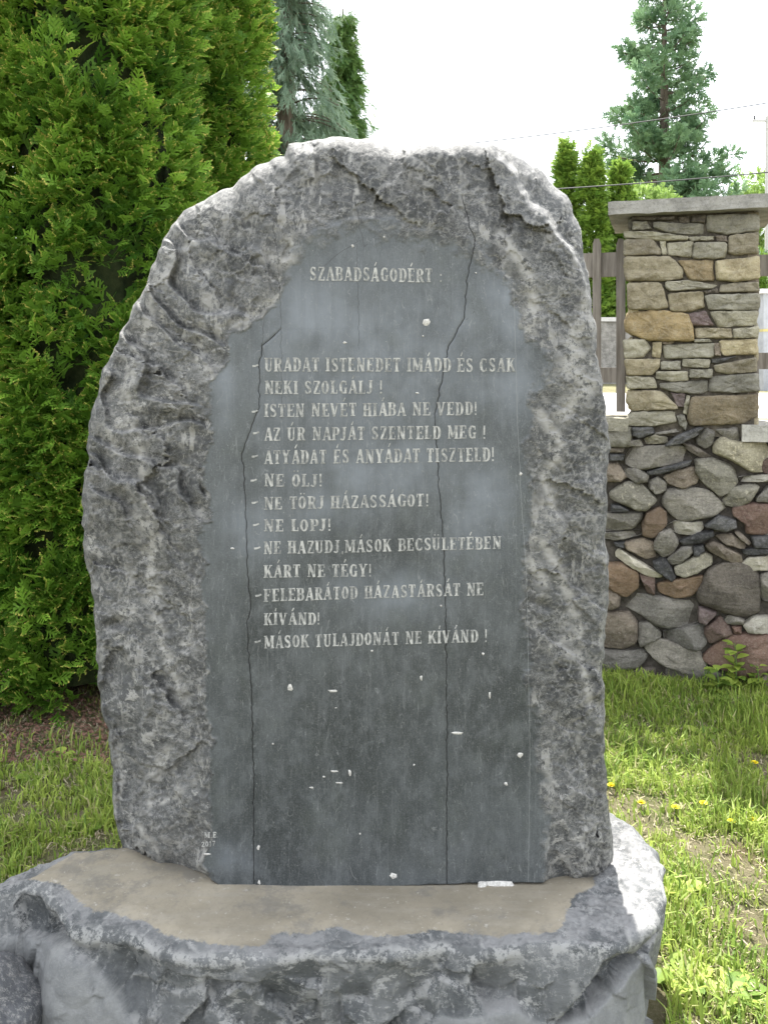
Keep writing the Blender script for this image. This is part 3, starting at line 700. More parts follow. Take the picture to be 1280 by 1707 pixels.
z += br * (fbm(P, 4, 25) * .006 + fbm(P, 3, 90) * .002) + fbm(P, 2, 3, 5) * .004 * sstep(0, .08, d)
P[:, 2] += z
n = len(ring); R0 = P[ring]; VS, FS = [P], [fc]; bi = len(P); prev = ring; K = 110; ft, tt_, et_ = facets3(P, .10, 43, .01, .003); TO, FE, SCR = [tt_], [sstep(.10, 0, et_)], [np.zeros(len(P))]
rp = td[np.argsort(np.arctan2(td[:, 1] - PC[1], td[:, 0] - PC[0]))]
tang = np.roll(R0, -3, 0) - np.roll(R0, 3, 0); nor = np.stack([tang[:, 1], -tang[:, 0], 0 * tang[:, 0]], 1)
nor /= np.linalg.norm(nor, axis=1)[:, None]
if ((R0[:, :2] - PC) * nor[:, :2]).sum() < 0: nor = -nor
for _ in range(30): nor = (np.roll(nor, 1, 0) + nor + np.roll(nor, -1, 0)); nor /= np.linalg.norm(nor, axis=1)[:, None]
for k in range(1, K + 1):
    u = k / K; q = R0.copy(); q[:, 2] = R0[:, 2] * (1 - u) + (-.06) * u
    f1, t1, e1 = facets3(q * np.array([1, 1, .9]), .21, 41, .10, .016); f2, t2, e2 = facets3(q + .3, .075, 42, .026, .005)
    TO.append(.55 * t1 + .45 * t2); FE.append(np.maximum(sstep(.10, 0, e1), sstep(.12, 0, e2) * .6))
    qw = q + np.stack([fbm(q, 3, 7, 1), fbm(q, 3, 7, 5), fbm(q, 3, 7, 9)], 1) * .03
    scoop = bowls3(qw * np.array([1, 1, .8]), .32, 21, .10) + f1 + f2 + fbm(q, 3, 16) * .003 + fbm(q, 3, 70) * .0014 - .025
    prof = .016 * math.sin(min(u * 2.2, 1) * math.pi / 2) - .05 * u * u
    zc = np.interp(q[:, 0], [-.80, -.72, -.66, -.60, -.54, -.4, -.1, .04, .12, .2, .28, .35, .42, .5, .58, .63, .69], [.24, .285, .275, .25, .19, .12, .10, .17, .215, .225, .22, .185, .20, .245, .285, .2, -.1])
    hz = zc - q[:, 2] + fbm(q, 3, 12) * .006; front_ = sstep(2.25, 2.1, R0[:, 1]); scr = sstep(0, .005, hz) * front_
    q += nor * (sstep(-.012, .012, hz) * .012 + np.clip(hz, 0, .2) * .22)[:, None] * front_[:, None]
    scoop = scoop * (1 - .75 * scr)
    rs_ = sstep(.42, .64, R0[:, 0]); prof = prof * (1 - rs_) - .115 * u * rs_
    q += nor * (prof - min(1, k / 26) ** .8 * np.clip(scoop - .012, -.014, .16))[:, None]
    ids = np.arange(n) + bi; VS.append(q); bi += n; SCR.append(scr)
    FS.append(np.stack([ids, np.roll(ids, -1), np.roll(prev, -1), prev], 1)); prev = ids
V = np.concatenate(VS); ne = len(V) - len(P)
edge = np.concatenate([sstep(.03, .0, d) * (1 - .6 * tan), np.concatenate([np.full(n, max(0, 1 - k / 9)) for k in range(1, K + 1)])])
plinth = thing("plinth_stone", "wide flat-topped broken grey rock with tan top carrying the carved slab", "stone base", (0, 2.2, 0))
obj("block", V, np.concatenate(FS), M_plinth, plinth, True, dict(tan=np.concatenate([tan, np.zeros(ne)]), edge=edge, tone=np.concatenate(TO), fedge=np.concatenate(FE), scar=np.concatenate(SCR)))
for cx, cy, a, b in ((832,1476,27,4.5),(803,1477,8,4)):
    x, y = top_pt(cx, cy); nn = 10; th = np.linspace(0, 2 * math.pi, nn, endpoint=False)
    r = .7 + .4 * rng.random(nn); vs = [(x + math.cos(t) * a / 690 * q, y + math.sin(t) * .008 * q, ZT - .003) for t, q in zip(th, r)]
    vs += [(x + (p[0] - x) * .8, y + (p[1] - y) * .7, ZT + .009) for p in vs] + [(x, y, ZT + .011)]
    fs = [(i, (i + 1) % nn, nn + (i + 1) % nn, nn + i) for i in range(nn)] + [(nn + i, nn + (i + 1) % nn, 2 * nn) for i in range(nn)]
    obj("pale_chip", np.array(vs, float), fs, M_chip, plinth, True)

def boulder(name, c, r, mat, seed, label, group=None, n=70, sc=.055):
    th = np.linspace(0, 2 * math.pi, n, endpoint=False); ph = np.linspace(.02, math.pi - .02, n // 2)
    T, Ph = np.meshgrid(th, ph); T, Ph = T.ravel(), Ph.ravel()
    d = np.stack([np.sin(Ph) * np.cos(T), np.sin(Ph) * np.sin(T), np.cos(Ph)], 1)
    s = np.sign(d) * np.abs(d) ** .7
    p = s * np.array(r); p = p + d * (fbm(d + seed * 3.1, 3, 1.3) * .12 * min(r) - np.clip(bowls3(p + seed, .22, seed, sc), 0, 1) + fbm(p + seed, 3, 25) * .0025)[:, None]
    p = p + np.array(c); idx = np.arange(len(p)).reshape(n // 2, n)
    f = np.stack([idx[:-1], np.roll(idx[:-1], -1, 1), np.roll(idx[1:], -1, 1), idx[1:]], -1).reshape(-1, 4)
    f2 = [tuple(idx[0][::-1]), tuple(idx[-1])]
    o = obj(name, p, [tuple(q) for q in f] + f2, mat, None, True, base=(c[0], c[1], 0))
    return tag(o, label, "boulder", group)
boulder("boulder", (-.95, 1.955, .03), (.205, .19, .24), M_boulder, 3, "dark grey boulder with pale top against the left end of the stone base", None, 110)

# ---------------------------------------------------------------- stone wall and pillar
def field_stone(poly, out, depth, dome, mat, parent, seed, name="stone", n=40, round_=2, jit=.008):
    pp = []
    for a, b in zip(poly, list(poly[1:]) + [poly[0]]):
        a, b = np.array(a), np.array(b); pp += [a + (b - a) * t for t in ((0, .22, .78) if round_ == 1 else (0, .3, .7))]
    p = smooth_poly(pp, 2)
    c = p.mean(0); dd = densify(list(map(tuple, p)), .004)
    ii = np.linspace(0, len(dd), n, endpoint=False).astype(int); p = dd[ii]
    size = np.ptp(p, axis=0).min()
    flat = round_ == 1
    rings = [(1.0, -depth), (1.0, -.3 * dome), (.975, .25 * dome), (.94 if flat else .90, .6 * dome), (.87 if flat else .78, .86 * dome), (.7 if flat else .6, .97 * dome), (.45, 1.04 * dome), (.2, 1.05 * dome)]
    rs = random.Random(seed); cuts = [(rs.uniform(.35, .8) * dome, math.cos(t), math.sin(t), rs.uniform(.35, 1.1) * dome * 2 / size) for t in [rs.uniform(0, 6.28) for _ in range(3)]]
    vs = []
    tl = (seed * 37 % 13 / 13 - .5) * .25, (seed * 53 % 17 / 17 - .5) * .30
    for r, o in rings:
        q = c + (p - c) * r; P3 = np.stack([q[:, 0], q[:, 1], np.full(n, o + seed)], 1)
        oo = o + (fbm(P3, 3, 22) * jit * 1.6 + fbm(P3, 2, 60) * jit * .5) * (o > -.9 * depth) + (q[:, 0] - c[0]) * tl[0] * (o > -.5 * depth) + (q[:, 1] - c[1]) * tl[1] * (o > -.5 * depth)
        if not flat and o > -.2 * dome:
            for c0, gx_, gy_, kk in cuts: oo = np.minimum(oo, c0 + kk * ((q[:, 0] - c[0]) * gx_ + (q[:, 1] - c[1]) * gy_) + .25 * size * kk)
        e = fbm(P3, 3, 30, 3) * .0045
        q = q + (q - c) / (np.linalg.norm(q - c, axis=1)[:, None] + 1e-6) * e[:, None]
        vs += [wall_xyz(a, out + h, b) for (a, b), h in zip(q, oo)]
    vs.append(wall_xyz(c[0], out + dome * 1.03, c[1]))
    fs = [(k * n + i, k * n + (i + 1) % n, (k + 1) * n + (i + 1) % n, (k + 1) * n + i) for k in range(len(rings) - 1) for i in range(n)]
    L = (len(rings) - 1) * n; fs += [(L + i, L + (i + 1) % n, len(vs) - 1) for i in range(n)]
    fs = [tuple(q[::-1]) for q in fs]
    return obj(name, np.array(vs), fs, mat, parent, True)

PIL = """g 300,285 395,278 430,330 300,340|g 445,288 785,292 780,370 560,362 450,325|g 805,240 1150,235 1150,345 935,368 810,345|g 250,350 400,348 665,382 665,405 520,412 250,390
g 675,385 850,380 850,405 700,415|b 860,378 940,378 940,420 875,408|t 245,405 430,395 490,470 490,505 245,515|g 483,415 525,410 530,505 500,505|g 535,425 712,415 695,522 540,505
g 720,425 920,420 935,440 925,530 705,530|t 950,375 1145,355 1150,495 1000,508 945,490|t 245,525 550,520 635,600 635,665 500,685 255,680|o 605,545 845,540 845,680 690,680 640,590
t 865,550 1155,515 1160,665 1000,688 870,675|g 530,690 690,680 865,710 840,735 560,752 528,730|t 900,710 1000,695 1150,692 1150,755 890,760|b 780,755 870,735 885,765 790,768
t 265,700 490,695 540,860 480,878 270,875|t 540,770 775,755 785,860 700,890 560,890|g 795,780 1160,768 1155,880 820,880|g 825,892 1150,885 1140,985 880,1000
o 270,890 480,882 680,910 710,1090 400,1085 260,1030 245,960|p 680,905 790,885 845,985 700,985|t 720,1000 970,1005 965,1070 730,1072|g 980,1010 1150,992 1150,1065 980,1072
g 715,1080 820,1078 840,1098 720,1100|b 495,1090 590,1090 560,1112 500,1112|g 235,1085 380,1078 425,1140 370,1200 250,1210|t 435,1100 495,1100 490,1205 430,1200|g 500,1115 850,1105 850,1200 520,1210
t 885,1085 1140,1075 1145,1180 910,1190|b 850,1105 885,1105 895,1190 855,1190|t 245,1215 485,1212 480,1270 430,1320 265,1322|g 490,1230 625,1225 620,1285 495,1285
g 640,1210 820,1215 815,1272 640,1265|k 835,1215 1000,1195 900,1238 835,1240|t 850,1255 1140,1200 1135,1300 960,1315 870,1300|g 460,1298 670,1295 675,1360 560,1368 465,1345
g 685,1285 840,1280 840,1340 690,1340|g 260,1330 440,1335 465,1410 265,1415|g 490,1378 800,1357 810,1430 760,1450 600,1440 495,1410|g 830,1330 1150,1310 1155,1430 1000,1440 815,1435
t 260,1425 490,1430 600,1530 600,1550 300,1565 258,1500|p 560,1440 655,1450 650,1540 600,1530|g 665,1460 690,1465 670,1590 640,1580|o 700,1470 1145,1455 1145,1600 1040,1650 700,1665 675,1620
g 240,1640 300,1572 580,1565 590,1640 420,1670 260,1660|g 595,1600 650,1590 670,1640 660,1700 620,1660|b 300,245 575,248 575,270 300,272|b 610,250 680,248 680,288 615,290|b 700,243 795,240 790,288 700,290"""
WALL = """g 100,105 255,110 255,195 215,230 105,232|k 260,115 380,115 390,150 300,180 262,165|s 215,195 300,190 320,225 215,232|l 335,185 400,155 465,175 465,210 350,215|s 390,150 540,120 560,138 420,160
k 455,225 520,165 640,115 680,120 650,160 540,215|b 555,205 620,220 730,290 720,305 650,290 590,250|s 640,185 700,120 750,150 735,215 690,240 650,215|s 755,130 885,115 895,200 830,190
l 745,220 800,170 890,205 1100,215 1110,370 960,375 850,310 750,270|s 230,290 260,240 400,225 550,230 600,275 590,310 450,345 300,365 235,335|k 125,275 210,280 205,315 125,310|b 120,235 215,235 200,262 125,262
b 60,345 170,330 225,410 190,435 60,440|s 215,365 300,360 355,400 350,440 290,450 230,410|k 355,375 560,322 605,315 590,342 420,395 360,398|b 450,410 520,370 620,350 655,400 640,445 570,475 480,450
l 640,310 740,300 850,350 885,430 850,490 780,520 680,440 640,380|s 360,435 410,410 465,450 460,495 400,512 360,480|l 130,500 230,440 320,455 400,545 340,610 290,605 135,540
s 445,540 470,490 600,475 700,490 805,585 740,640 590,668 540,665 450,590|l 805,545 860,470 980,455 1010,470 960,560 880,592 820,580|w 900,410 1110,392 1115,435 910,440|s 1000,530 1067,465 1150,470 1140,570 1000,555
r 860,600 960,570 1090,575 1110,740 980,755 935,740 930,690 865,640|s 50,625 310,620 320,650 270,715 60,730|k 135,575 190,575 240,605 235,615 140,615|s 60,745 300,728 305,755 180,785 60,775
R 320,690 345,620 420,590 460,620 465,690 390,770 325,755|w 460,710 520,675 670,680 680,720 640,755 540,750|k 690,700 770,640 870,665 880,710 800,735|s 390,800 430,730 490,725 540,800 500,870 440,885 395,840
k 540,790 640,745 735,730 740,760 650,800 560,815|b 750,760 850,745 930,815 925,838 820,815|b 865,735 900,735 965,800 950,815 900,780|k 970,765 1120,760 1120,825 985,830|k 155,800 215,795 215,830 165,825
b 216,800 320,775 385,800 395,885 340,895 230,835|s 470,895 560,820 615,820 620,860 540,925 490,925|k 622,822 680,815 685,850 650,880 625,870|b 695,820 740,790 900,870 910,915 870,930 720,850
w 165,870 190,840 430,990 420,1005 350,1000 170,890|k 385,915 440,890 470,905 515,1000 495,1025 430,985 390,945|l 515,945 680,862 730,885 730,930 640,980 570,1002 518,980|w 915,925 960,890 1110,875 1120,965 950,965
k 915,842 1000,832 1110,840 1110,865 930,872|R 70,930 200,925 290,980 295,1060 230,1118 180,1105 60,1030|r 300,985 395,1010 390,1110 350,1095|R 410,1050 500,1020 670,1000 680,1030 620,1110 530,1130 430,1100
b 650,1110 720,960 830,920 960,950 1010,1010 1010,1200 950,1235 850,1225 670,1160|s 1020,990 1110,975 1120,1150 1030,1140|b 60,1050 140,1060 190,1120 180,1185 60,1200
s 210,1130 310,1110 440,1125 560,1150 620,1140 660,1200 640,1270 500,1305 400,1290 320,1230 215,1180|p 655,1180 760,1215 700,1280 655,1265|b 60,1215 240,1220 290,1280 285,1390 210,1425 60,1415
s 300,1280 370,1270 430,1345 420,1370 310,1415 298,1380|s 455,1330 640,1285 690,1300 700,1400 650,1440 460,1385|r 695,1300 780,1240 850,1320 855,1345 720,1400 690,1340|s 785,1265 850,1235 925,1260 920,1285 810,1285
r 850,1298 910,1295 905,1340 865,1340|w 920,1285 980,1242 1110,1240 1115,1340 950,1335|r 685,1480 780,1390 860,1350 1130,1345 1140,1510 980,1605 850,1570 700,1510|s 330,1400 430,1380 640,1430 700,1550 640,1575 560,1570 430,1520 345,1440
s 60,1440 320,1440 350,1480 290,1550 60,1560|b 180,1575 390,1545 400,1620 190,1635|s 465,1555 760,1570 850,1620 830,1700 480,1680|b 985,1620 1130,1560 1140,1720 990,1720|k 60,100 90,105 90,230 60,230"""
def parse(txt, sc, ox, oy):
    out = []
    for item in txt.replace("\n", "|").split("|"):
        k, *pts = item.split()
        out.append((k, [wall_uv(float(p.split(',')[0]) / sc + ox, float(p.split(',')[1]) / sc + oy) for p in pts]))
    return out
# ---- field stone wall
wall = thing("stone_wall", "low dry wall of mixed rounded field stones under the pillar, grass at its foot", "stone wall", (*PA, 0))
def wbox(s0, s1, o0, o1, z0, z1):
    v = [wall_xyz(s, o, z) for z in (z0, z1) for o in (o1, o0) for s in (s0, s1)]
    return np.array(v), box(0, 1, 0, 1, 0, 1)[1]
ztop = wall_uv(1100, 710)[1]
v, f = wbox(-1.5, 2.2, -.42, -.035, -.1, ztop - .03); obj("core", v, f, M_mortar, wall)
for k, (m_, poly) in enumerate(parse(WALL, 3.5567, 980, 680)):
    cc = np.mean(poly, 0); poly = [tuple(cc + (np.array(p) - cc) * 1.085) for p in poly]
    sz = min(np.ptp(np.array(poly), axis=0)); field_stone(poly, -.015 + .012 * rng.random(), .06, min(.045, .012 + sz * .26), ST[m_], wall, k + 1, round_=2 if m_ in 'sblRrw' else 1)
def fill_stones(s0, s1, z1, seed):
    r = random.Random(seed); z = -.03; k = 0
    while z < z1 - .05:
        h = min(r.uniform(.09, .19), z1 - z); s = s0 + r.uniform(-.1, 0)
        while s < s1 - .03:
            w = min(r.uniform(.1, .3), s1 - s + .02); cx, cz = s + w / 2, z + h / 2
            poly = [(cx + math.cos(t) * w * .52 * r.uniform(.85, 1.08), cz + math.sin(t) * h * .52 * r.uniform(.82, 1.1)) for t in np.linspace(.3, 6.58, 8)[:-1]]
            field_stone(poly, -.012, .06, .035, ST[r.choice('sbsbrlkR')], wall, seed + k, n=20); k += 1; s += w
        z += h
sL = wall_uv(1000, 900)[0]; sR = wall_uv(1288, 900)[0]
fill_stones(-1.45, sL - .02, ztop - .03, 300); fill_stones(sR + .02, 2.15, ztop - .03, 700)
s0, _ = wall_uv(1235, 710); z1 = wall_uv(1235, 708)[1]; z0 = wall_uv(1235, 735)[1]
def slab(s0, s1, o0, o1, z0, z1, name, mat, parent, seed, jit=.004):
    nx, no, nz = max(6, int((s1 - s0) / .03)), 12, 4; parts = []
    def face(fn, a, b):
        A, B = np.meshgrid(np.linspace(0, 1, a), np.linspace(0, 1, b)); p = np.array([fn(x, y) for x, y in zip(A.ravel(), B.ravel())])
        i = np.arange(a * b).reshape(b, a); return p, np.stack([i[:-1, :-1], i[:-1, 1:], i[1:, 1:], i[1:, :-1]], -1).reshape(-1, 4)
    S = lambda x: s0 + (s1 - s0) * x; O = lambda y: o0 + (o1 - o0) * y; Z = lambda y: z0 + (z1 - z0) * y
    parts = [face(lambda x, y: (S(x), o1, Z(y)), nx, nz), face(lambda x, y: (S(1 - x), o0, Z(y)), nx, nz), face(lambda x, y: (S(x), O(1 - y), z1), nx, no),
             face(lambda x, y: (S(x), O(y), z0), nx, no), face(lambda x, y: (s0, O(x), Z(y)), no, nz), face(lambda x, y: (s1, O(1 - x), Z(y)), no, nz)]
    v, f = join(parts); dv = np.stack([fbm(v + seed, 3, 12), fbm(v + seed + 9, 3, 12), fbm(v + seed + 17, 3, 12)], 1) * jit + fbm(v + seed, 2, 50)[:, None] * jit * .5
    v = v + dv; return obj(name, np.array([wall_xyz(*q) for q in v]), f, mat, parent, False)
slab(s0, 2.2, -.44, .035, z0, z1, "coping_slab", M_cap, wall, 2, .002)
sa_, _ = wall_uv(1048, 712)
slab(-1.5, sa_, -.42, .03, ztop - .03, ztop + .035, "coping_slab", ST['g'], wall, 5, .006)

# ---- pillar
sp0, zp0 = wall_uv(1043, 706); sp1, _ = wall_uv(1266, 706); _, zp1 = wall_uv(1150, 355)
pillar = thing("stone_pillar", "square gate pillar of flat tan sandstones with a thick concrete cap, on the low wall", "pillar", wall_xyz((sp0 + sp1) / 2, -.25, ztop - .03))
v, f = wbox(sp0 + .03, sp1 - .025, -.50, -.016, ztop - .05, zp1 + .02); obj("core", v, f, plain("pillar_mortar", (.045, .038, .03), (.13, .115, .09), 30, .95, .012), pillar)
plist = parse(PIL, 4.0633, 980, 300)
for k, (m_, poly) in enumerate(plist):
    cc = np.mean(poly, 0); poly = [tuple(cc + (np.array(p) - cc) * 1.045) for p in poly]
    sz = min(np.ptp(np.array(poly), axis=0)); field_stone(poly, -.006 + .012 * rng.random(), .05, min(.018, .008 + sz * .06), ST[m_], pillar, k + 90, round_=1, jit=.009, n=44)
def side_stones(s_face, sign, seed):
    r = random.Random(seed); z = ztop - .03
    while z < zp1 - .04:
        h = min(r.uniform(.05, .13), zp1 - z); o = -.5
        while o < -.03:
            w = min(r.uniform(.12, .28), -.01 - o); v, f = box(o + .006, o + w - .006, z + .005, z + h - .005, -.04, .014)
            n_ = 8; poly = [(o + w/2 + math.copysign(abs(math.cos(t))**.5, math.cos(t)) * w*.47, z + h/2 + math.copysign(abs(math.sin(t))**.5, math.sin(t)) * h*.45) for t in np.linspace(.4, 6.68, 13)[:-1]]
            m = len(poly); cc = np.mean(poly, 0)
            vs = [wall_xyz(s_face - sign * .04, a, b) for a, b in poly] + [wall_xyz(s_face, a, b) for a, b in poly] + [wall_xyz(s_face + sign * .012, cc[0] + (a - cc[0]) * .85, cc[1] + (b - cc[1]) * .8) for a, b in poly]
            fs = [(k * m + i, k * m + (i + 1) % m, (k + 1) * m + (i + 1) % m, (k + 1) * m + i) for k in range(2) for i in range(m)] + [tuple(range(2 * m, 3 * m))]
            obj("stone", np.array(vs), fs, ST[r.choice('tgtgb')], pillar, False); o += w
        z += h
side_stones(sp0 + .02, -1, 5); side_stones(sp1 - .015, 1, 6)
sc0, zc1 = wall_uv(1013, 336, .09); _, zc0 = wall_uv(1013, 358, .09)
slab(sc0, sp1 + (sp0 - sc0), -.60, .09, zc0, zc1, "cap_slab", M_cap, pillar, 8, .004)

# ---- picket fences
def fpiece(px0, px1, py0, py1, off, th, name, parent, mat=M_wood, point=0.):
    s0, z1 = wall_uv(px0, py0, off); s1, z0 = wall_uv(px1, py1, off)
    if point:
        m = (s0 + s1) / 2; prof = [(s0, z0), (s1, z0), (s1, z1 - point), (m + .012, z1), (m - .012, z1), (s0, z1 - point)]
    else: prof = [(s0, z0), (s1, z0), (s1, z1), (s0, z1)]
    n = len(prof); vs = [wall_xyz(a + random.uniform(-.001, .001), off + o, b) for o in (0, -th) for a, b in prof]
    fs = [tuple(range(n)), tuple(range(2 * n - 1, n - 1, -1))] + [(i, i + n, (i + 1) % n + n, (i + 1) % n) for i in range(n)]
    return obj(name, np.array(vs), fs, mat, parent)
OFF = -.22
fl_ = thing("picket_fence", "weathered grey wooden picket fence between the carved slab and the pillar", "fence", wall_xyz(-.4, OFF, ztop), "wooden fence panels on the wall")
for k in range(9):
    x = 994 - k * 35; fpiece(x - 7, x + 7, 398, 612 if k == 0 else 685, OFF, .022, "picket", fl_, point=.03)
fpiece(1026.5, 1041.5, 398, 687, OFF, .022, "picket", fl_, point=.03)
fpiece(670, 1046, 433, 460, OFF - .022, .035, "rail", fl_); fpiece(670, 1046, 612, 638, OFF - .022, .035, "rail", fl_)
fr_ = thing("picket_fence", "short end of a wooden fence just right of the pillar at the photo's edge", "fence", wall_xyz(.9, OFF, ztop), "wooden fence panels on the wall")
for k in range(4):
    x = 1306 + k * 37; fpiece(x - 8, x + 8, 392, 690, OFF, .022, "picket", fr_, point=.03)
fpiece(1255, 1450, 425, 455, OFF - .022, .035, "rail", fr_); fpiece(1255, 1450, 588, 616, OFF - .022, .035, "rail", fr_)

# ---------------------------------------------------------------- things beyond the wall
far_wall = thing("rubble_wall", "distant pale rubble wall with a light coping seen through the picket fence", "stone wall", (8, 25.8, .9))
v, f = box(-6, 15.2, 25.8, 26.2, .8, 2.72); obj("masonry", v, f, simple_rock("far_rubble", (.22, .21, .19), (.42, .40, .37), (.55, .53, .5), .7, .6, d=.03), far_wall)
v, f = box(-6.05, 15.25, 25.74, 26.26, 2.72, 2.84); obj("coping", v, f, M_pole, far_wall)
cab = thing("grey_hut", "pale grey boarded hut with a thin yellow band right of the pillar", "hut", (8.9, 20, .9))
v, f = box(8.55, 10.6, 20, 21.6, .85, 3.1); obj("body", v, f, M_cabinet, cab)
v, f = box(8.54, 10.61, 19.985, 21.61, 2.24, 2.30); obj("yellow_band", v, f, M_stripe, cab)
v, f = box(8.45, 10.7, 19.9, 21.7, 3.1, 3.2); obj("roof", v, f, M_pole, cab)
pole = thing("utility_pole", "thin pale utility pole at the right edge behind the pillar", "pole", (17.28, 40, .8))
v, f = tube([(17.28, 40, .8), (17.28, 40, 6), (17.28, 40, 12.6)], [.14, .12, .09], 10); obj("shaft", v, f, M_pole, pole, True)
v, f = box(16.6, 17.95, 39.95, 40.05, 12.35, 12.45); obj("crossarm", v, f, M_pole, pole)
for x in (16.7, 17.28, 17.85):
    v, f = tube([(x, 40, 12.45), (x, 40, 12.5), (x, 40, 12.56), (x, 40, 12.62)], [.03, .05, .03, .04], 8); obj("insulator", v, f, M_wire, pole, True)
def wire(px0, py0, px1, py1, Y, Y2, r, label, sag=.25):
    a, b = W(px0, py0, Y), W(px1, py1, Y2); pts = []
    for t in np.linspace(0, 1, 40): p = a + (b - a) * t; p[2] -= sag * 4 * t * (1 - t); pts.append(p)
    v, f = tube(pts, r, 5); tag(obj("overhead_wire", v, f, M_wire, None, True, base=tuple(a)), label, "wire", "overhead wires")
wire(420, 272, 1500, 133, 24, 24, .016, "upper overhead wire rising to the right across the white sky and tall conifer", .25)
wire(420, 335, 1500, 264, 22, 22, .016, "lower overhead wire crossing in front of the far conifer just above the pillar cap", .2)

# ---------------------------------------------------------------- foliage
def frond(nb=7, sub=True, w=.07, seed=0, curve=.25, spread=45):
    """flat branching spray, grows along +x, lies in xy, bends in z"""
    r = random.Random(seed); q, tip = [], []
    def seg(ax, ay, bx, by, wa, wb, t):
        d = np.array([bx - ax, by - ay]); L = np.hypot(*d) + 1e-9; nn = np.array([-d[1], d[0]]) / L
        za, zb = -curve * ax * ax, -curve * bx * bx
        q.append([(ax - nn[0]*wa, ay - nn[1]*wa, za), (bx - nn[0]*wb, by - nn[1]*wb, zb), (bx + nn[0]*wb, by + nn[1]*wb, zb), (ax + nn[0]*wa, ay + nn[1]*wa, za)])
        tip.append(t)
    seg(0, 0, .95, 0, w * .5, w * .4, 0)
    for k in range(nb):
        t = .15 + .8 * k / nb; s = 1 if k % 2 else -1; a = math.radians(spread + r.uniform(-10, 10)) * s; L = (.62 - .35 * t) * r.uniform(.8, 1.15)
        ex, ey = t + L * math.cos(a), L * math.sin(a); seg(t, 0, ex, ey, w * .55, w * .32, r.random() > .6)
        if sub:
            for u, sg in (((.5, 1), (.72, -1)) if k % 2 else ((.6, -1),)):
                bx, by = t + L * u * math.cos(a), L * u * math.sin(a); a2 = a + sg * math.radians(38); l2 = L * .42
                seg(bx, by, bx + l2 * math.cos(a2), by + l2 * math.sin(a2), w * .45, w * .28, r.random() > .6)
    return np.array(q), np.array(tip, float)
def place_fronds(tpls, pos, g, nrm, size, var, tipmask, chunk_seed=0):
    """instantiate flat quads template at many places -> verts, faces, attrs"""
    R = np.random.default_rng(chunk_seed); which = R.integers(0, len(tpls), len(pos)); V, A, T = [], [], []
    g = g / np.linalg.norm(g, axis=1)[:, None]; b = np.cross(nrm, g); b /= np.linalg.norm(b, axis=1)[:, None] + 1e-9; nn = np.cross(g, b)
    for w, (q, tip) in enumerate(tpls):
        m = which == w
        if not m.any(): continue
        k = q.shape[0]; qq = q.reshape(1, k * 4, 3) * size[m][:, None, None]
        v = pos[m][:, None, :] + qq[..., 0:1] * g[m][:, None, :] + qq[..., 1:2] * b[m][:, None, :] + qq[..., 2:3] * nn[m][:, None, :]
        V.append(v.reshape(-1, 3)); A.append(np.repeat(var[m], k * 4)); T.append((tipmask[m][:, None] * (tip[:, None] * np.array([0, 1, 1, 0])).ravel()[None, :]).ravel())
    V = np.concatenate(V); return V, np.arange(len(V)).reshape(-1, 4), dict(var=np.concatenate(A), tip=np.concatenate(T))
FR = [frond(6, True, .12, s, .3) for s in range(5)]
FRL = [frond(5, False, .16, s, .35) for s in range(4)]

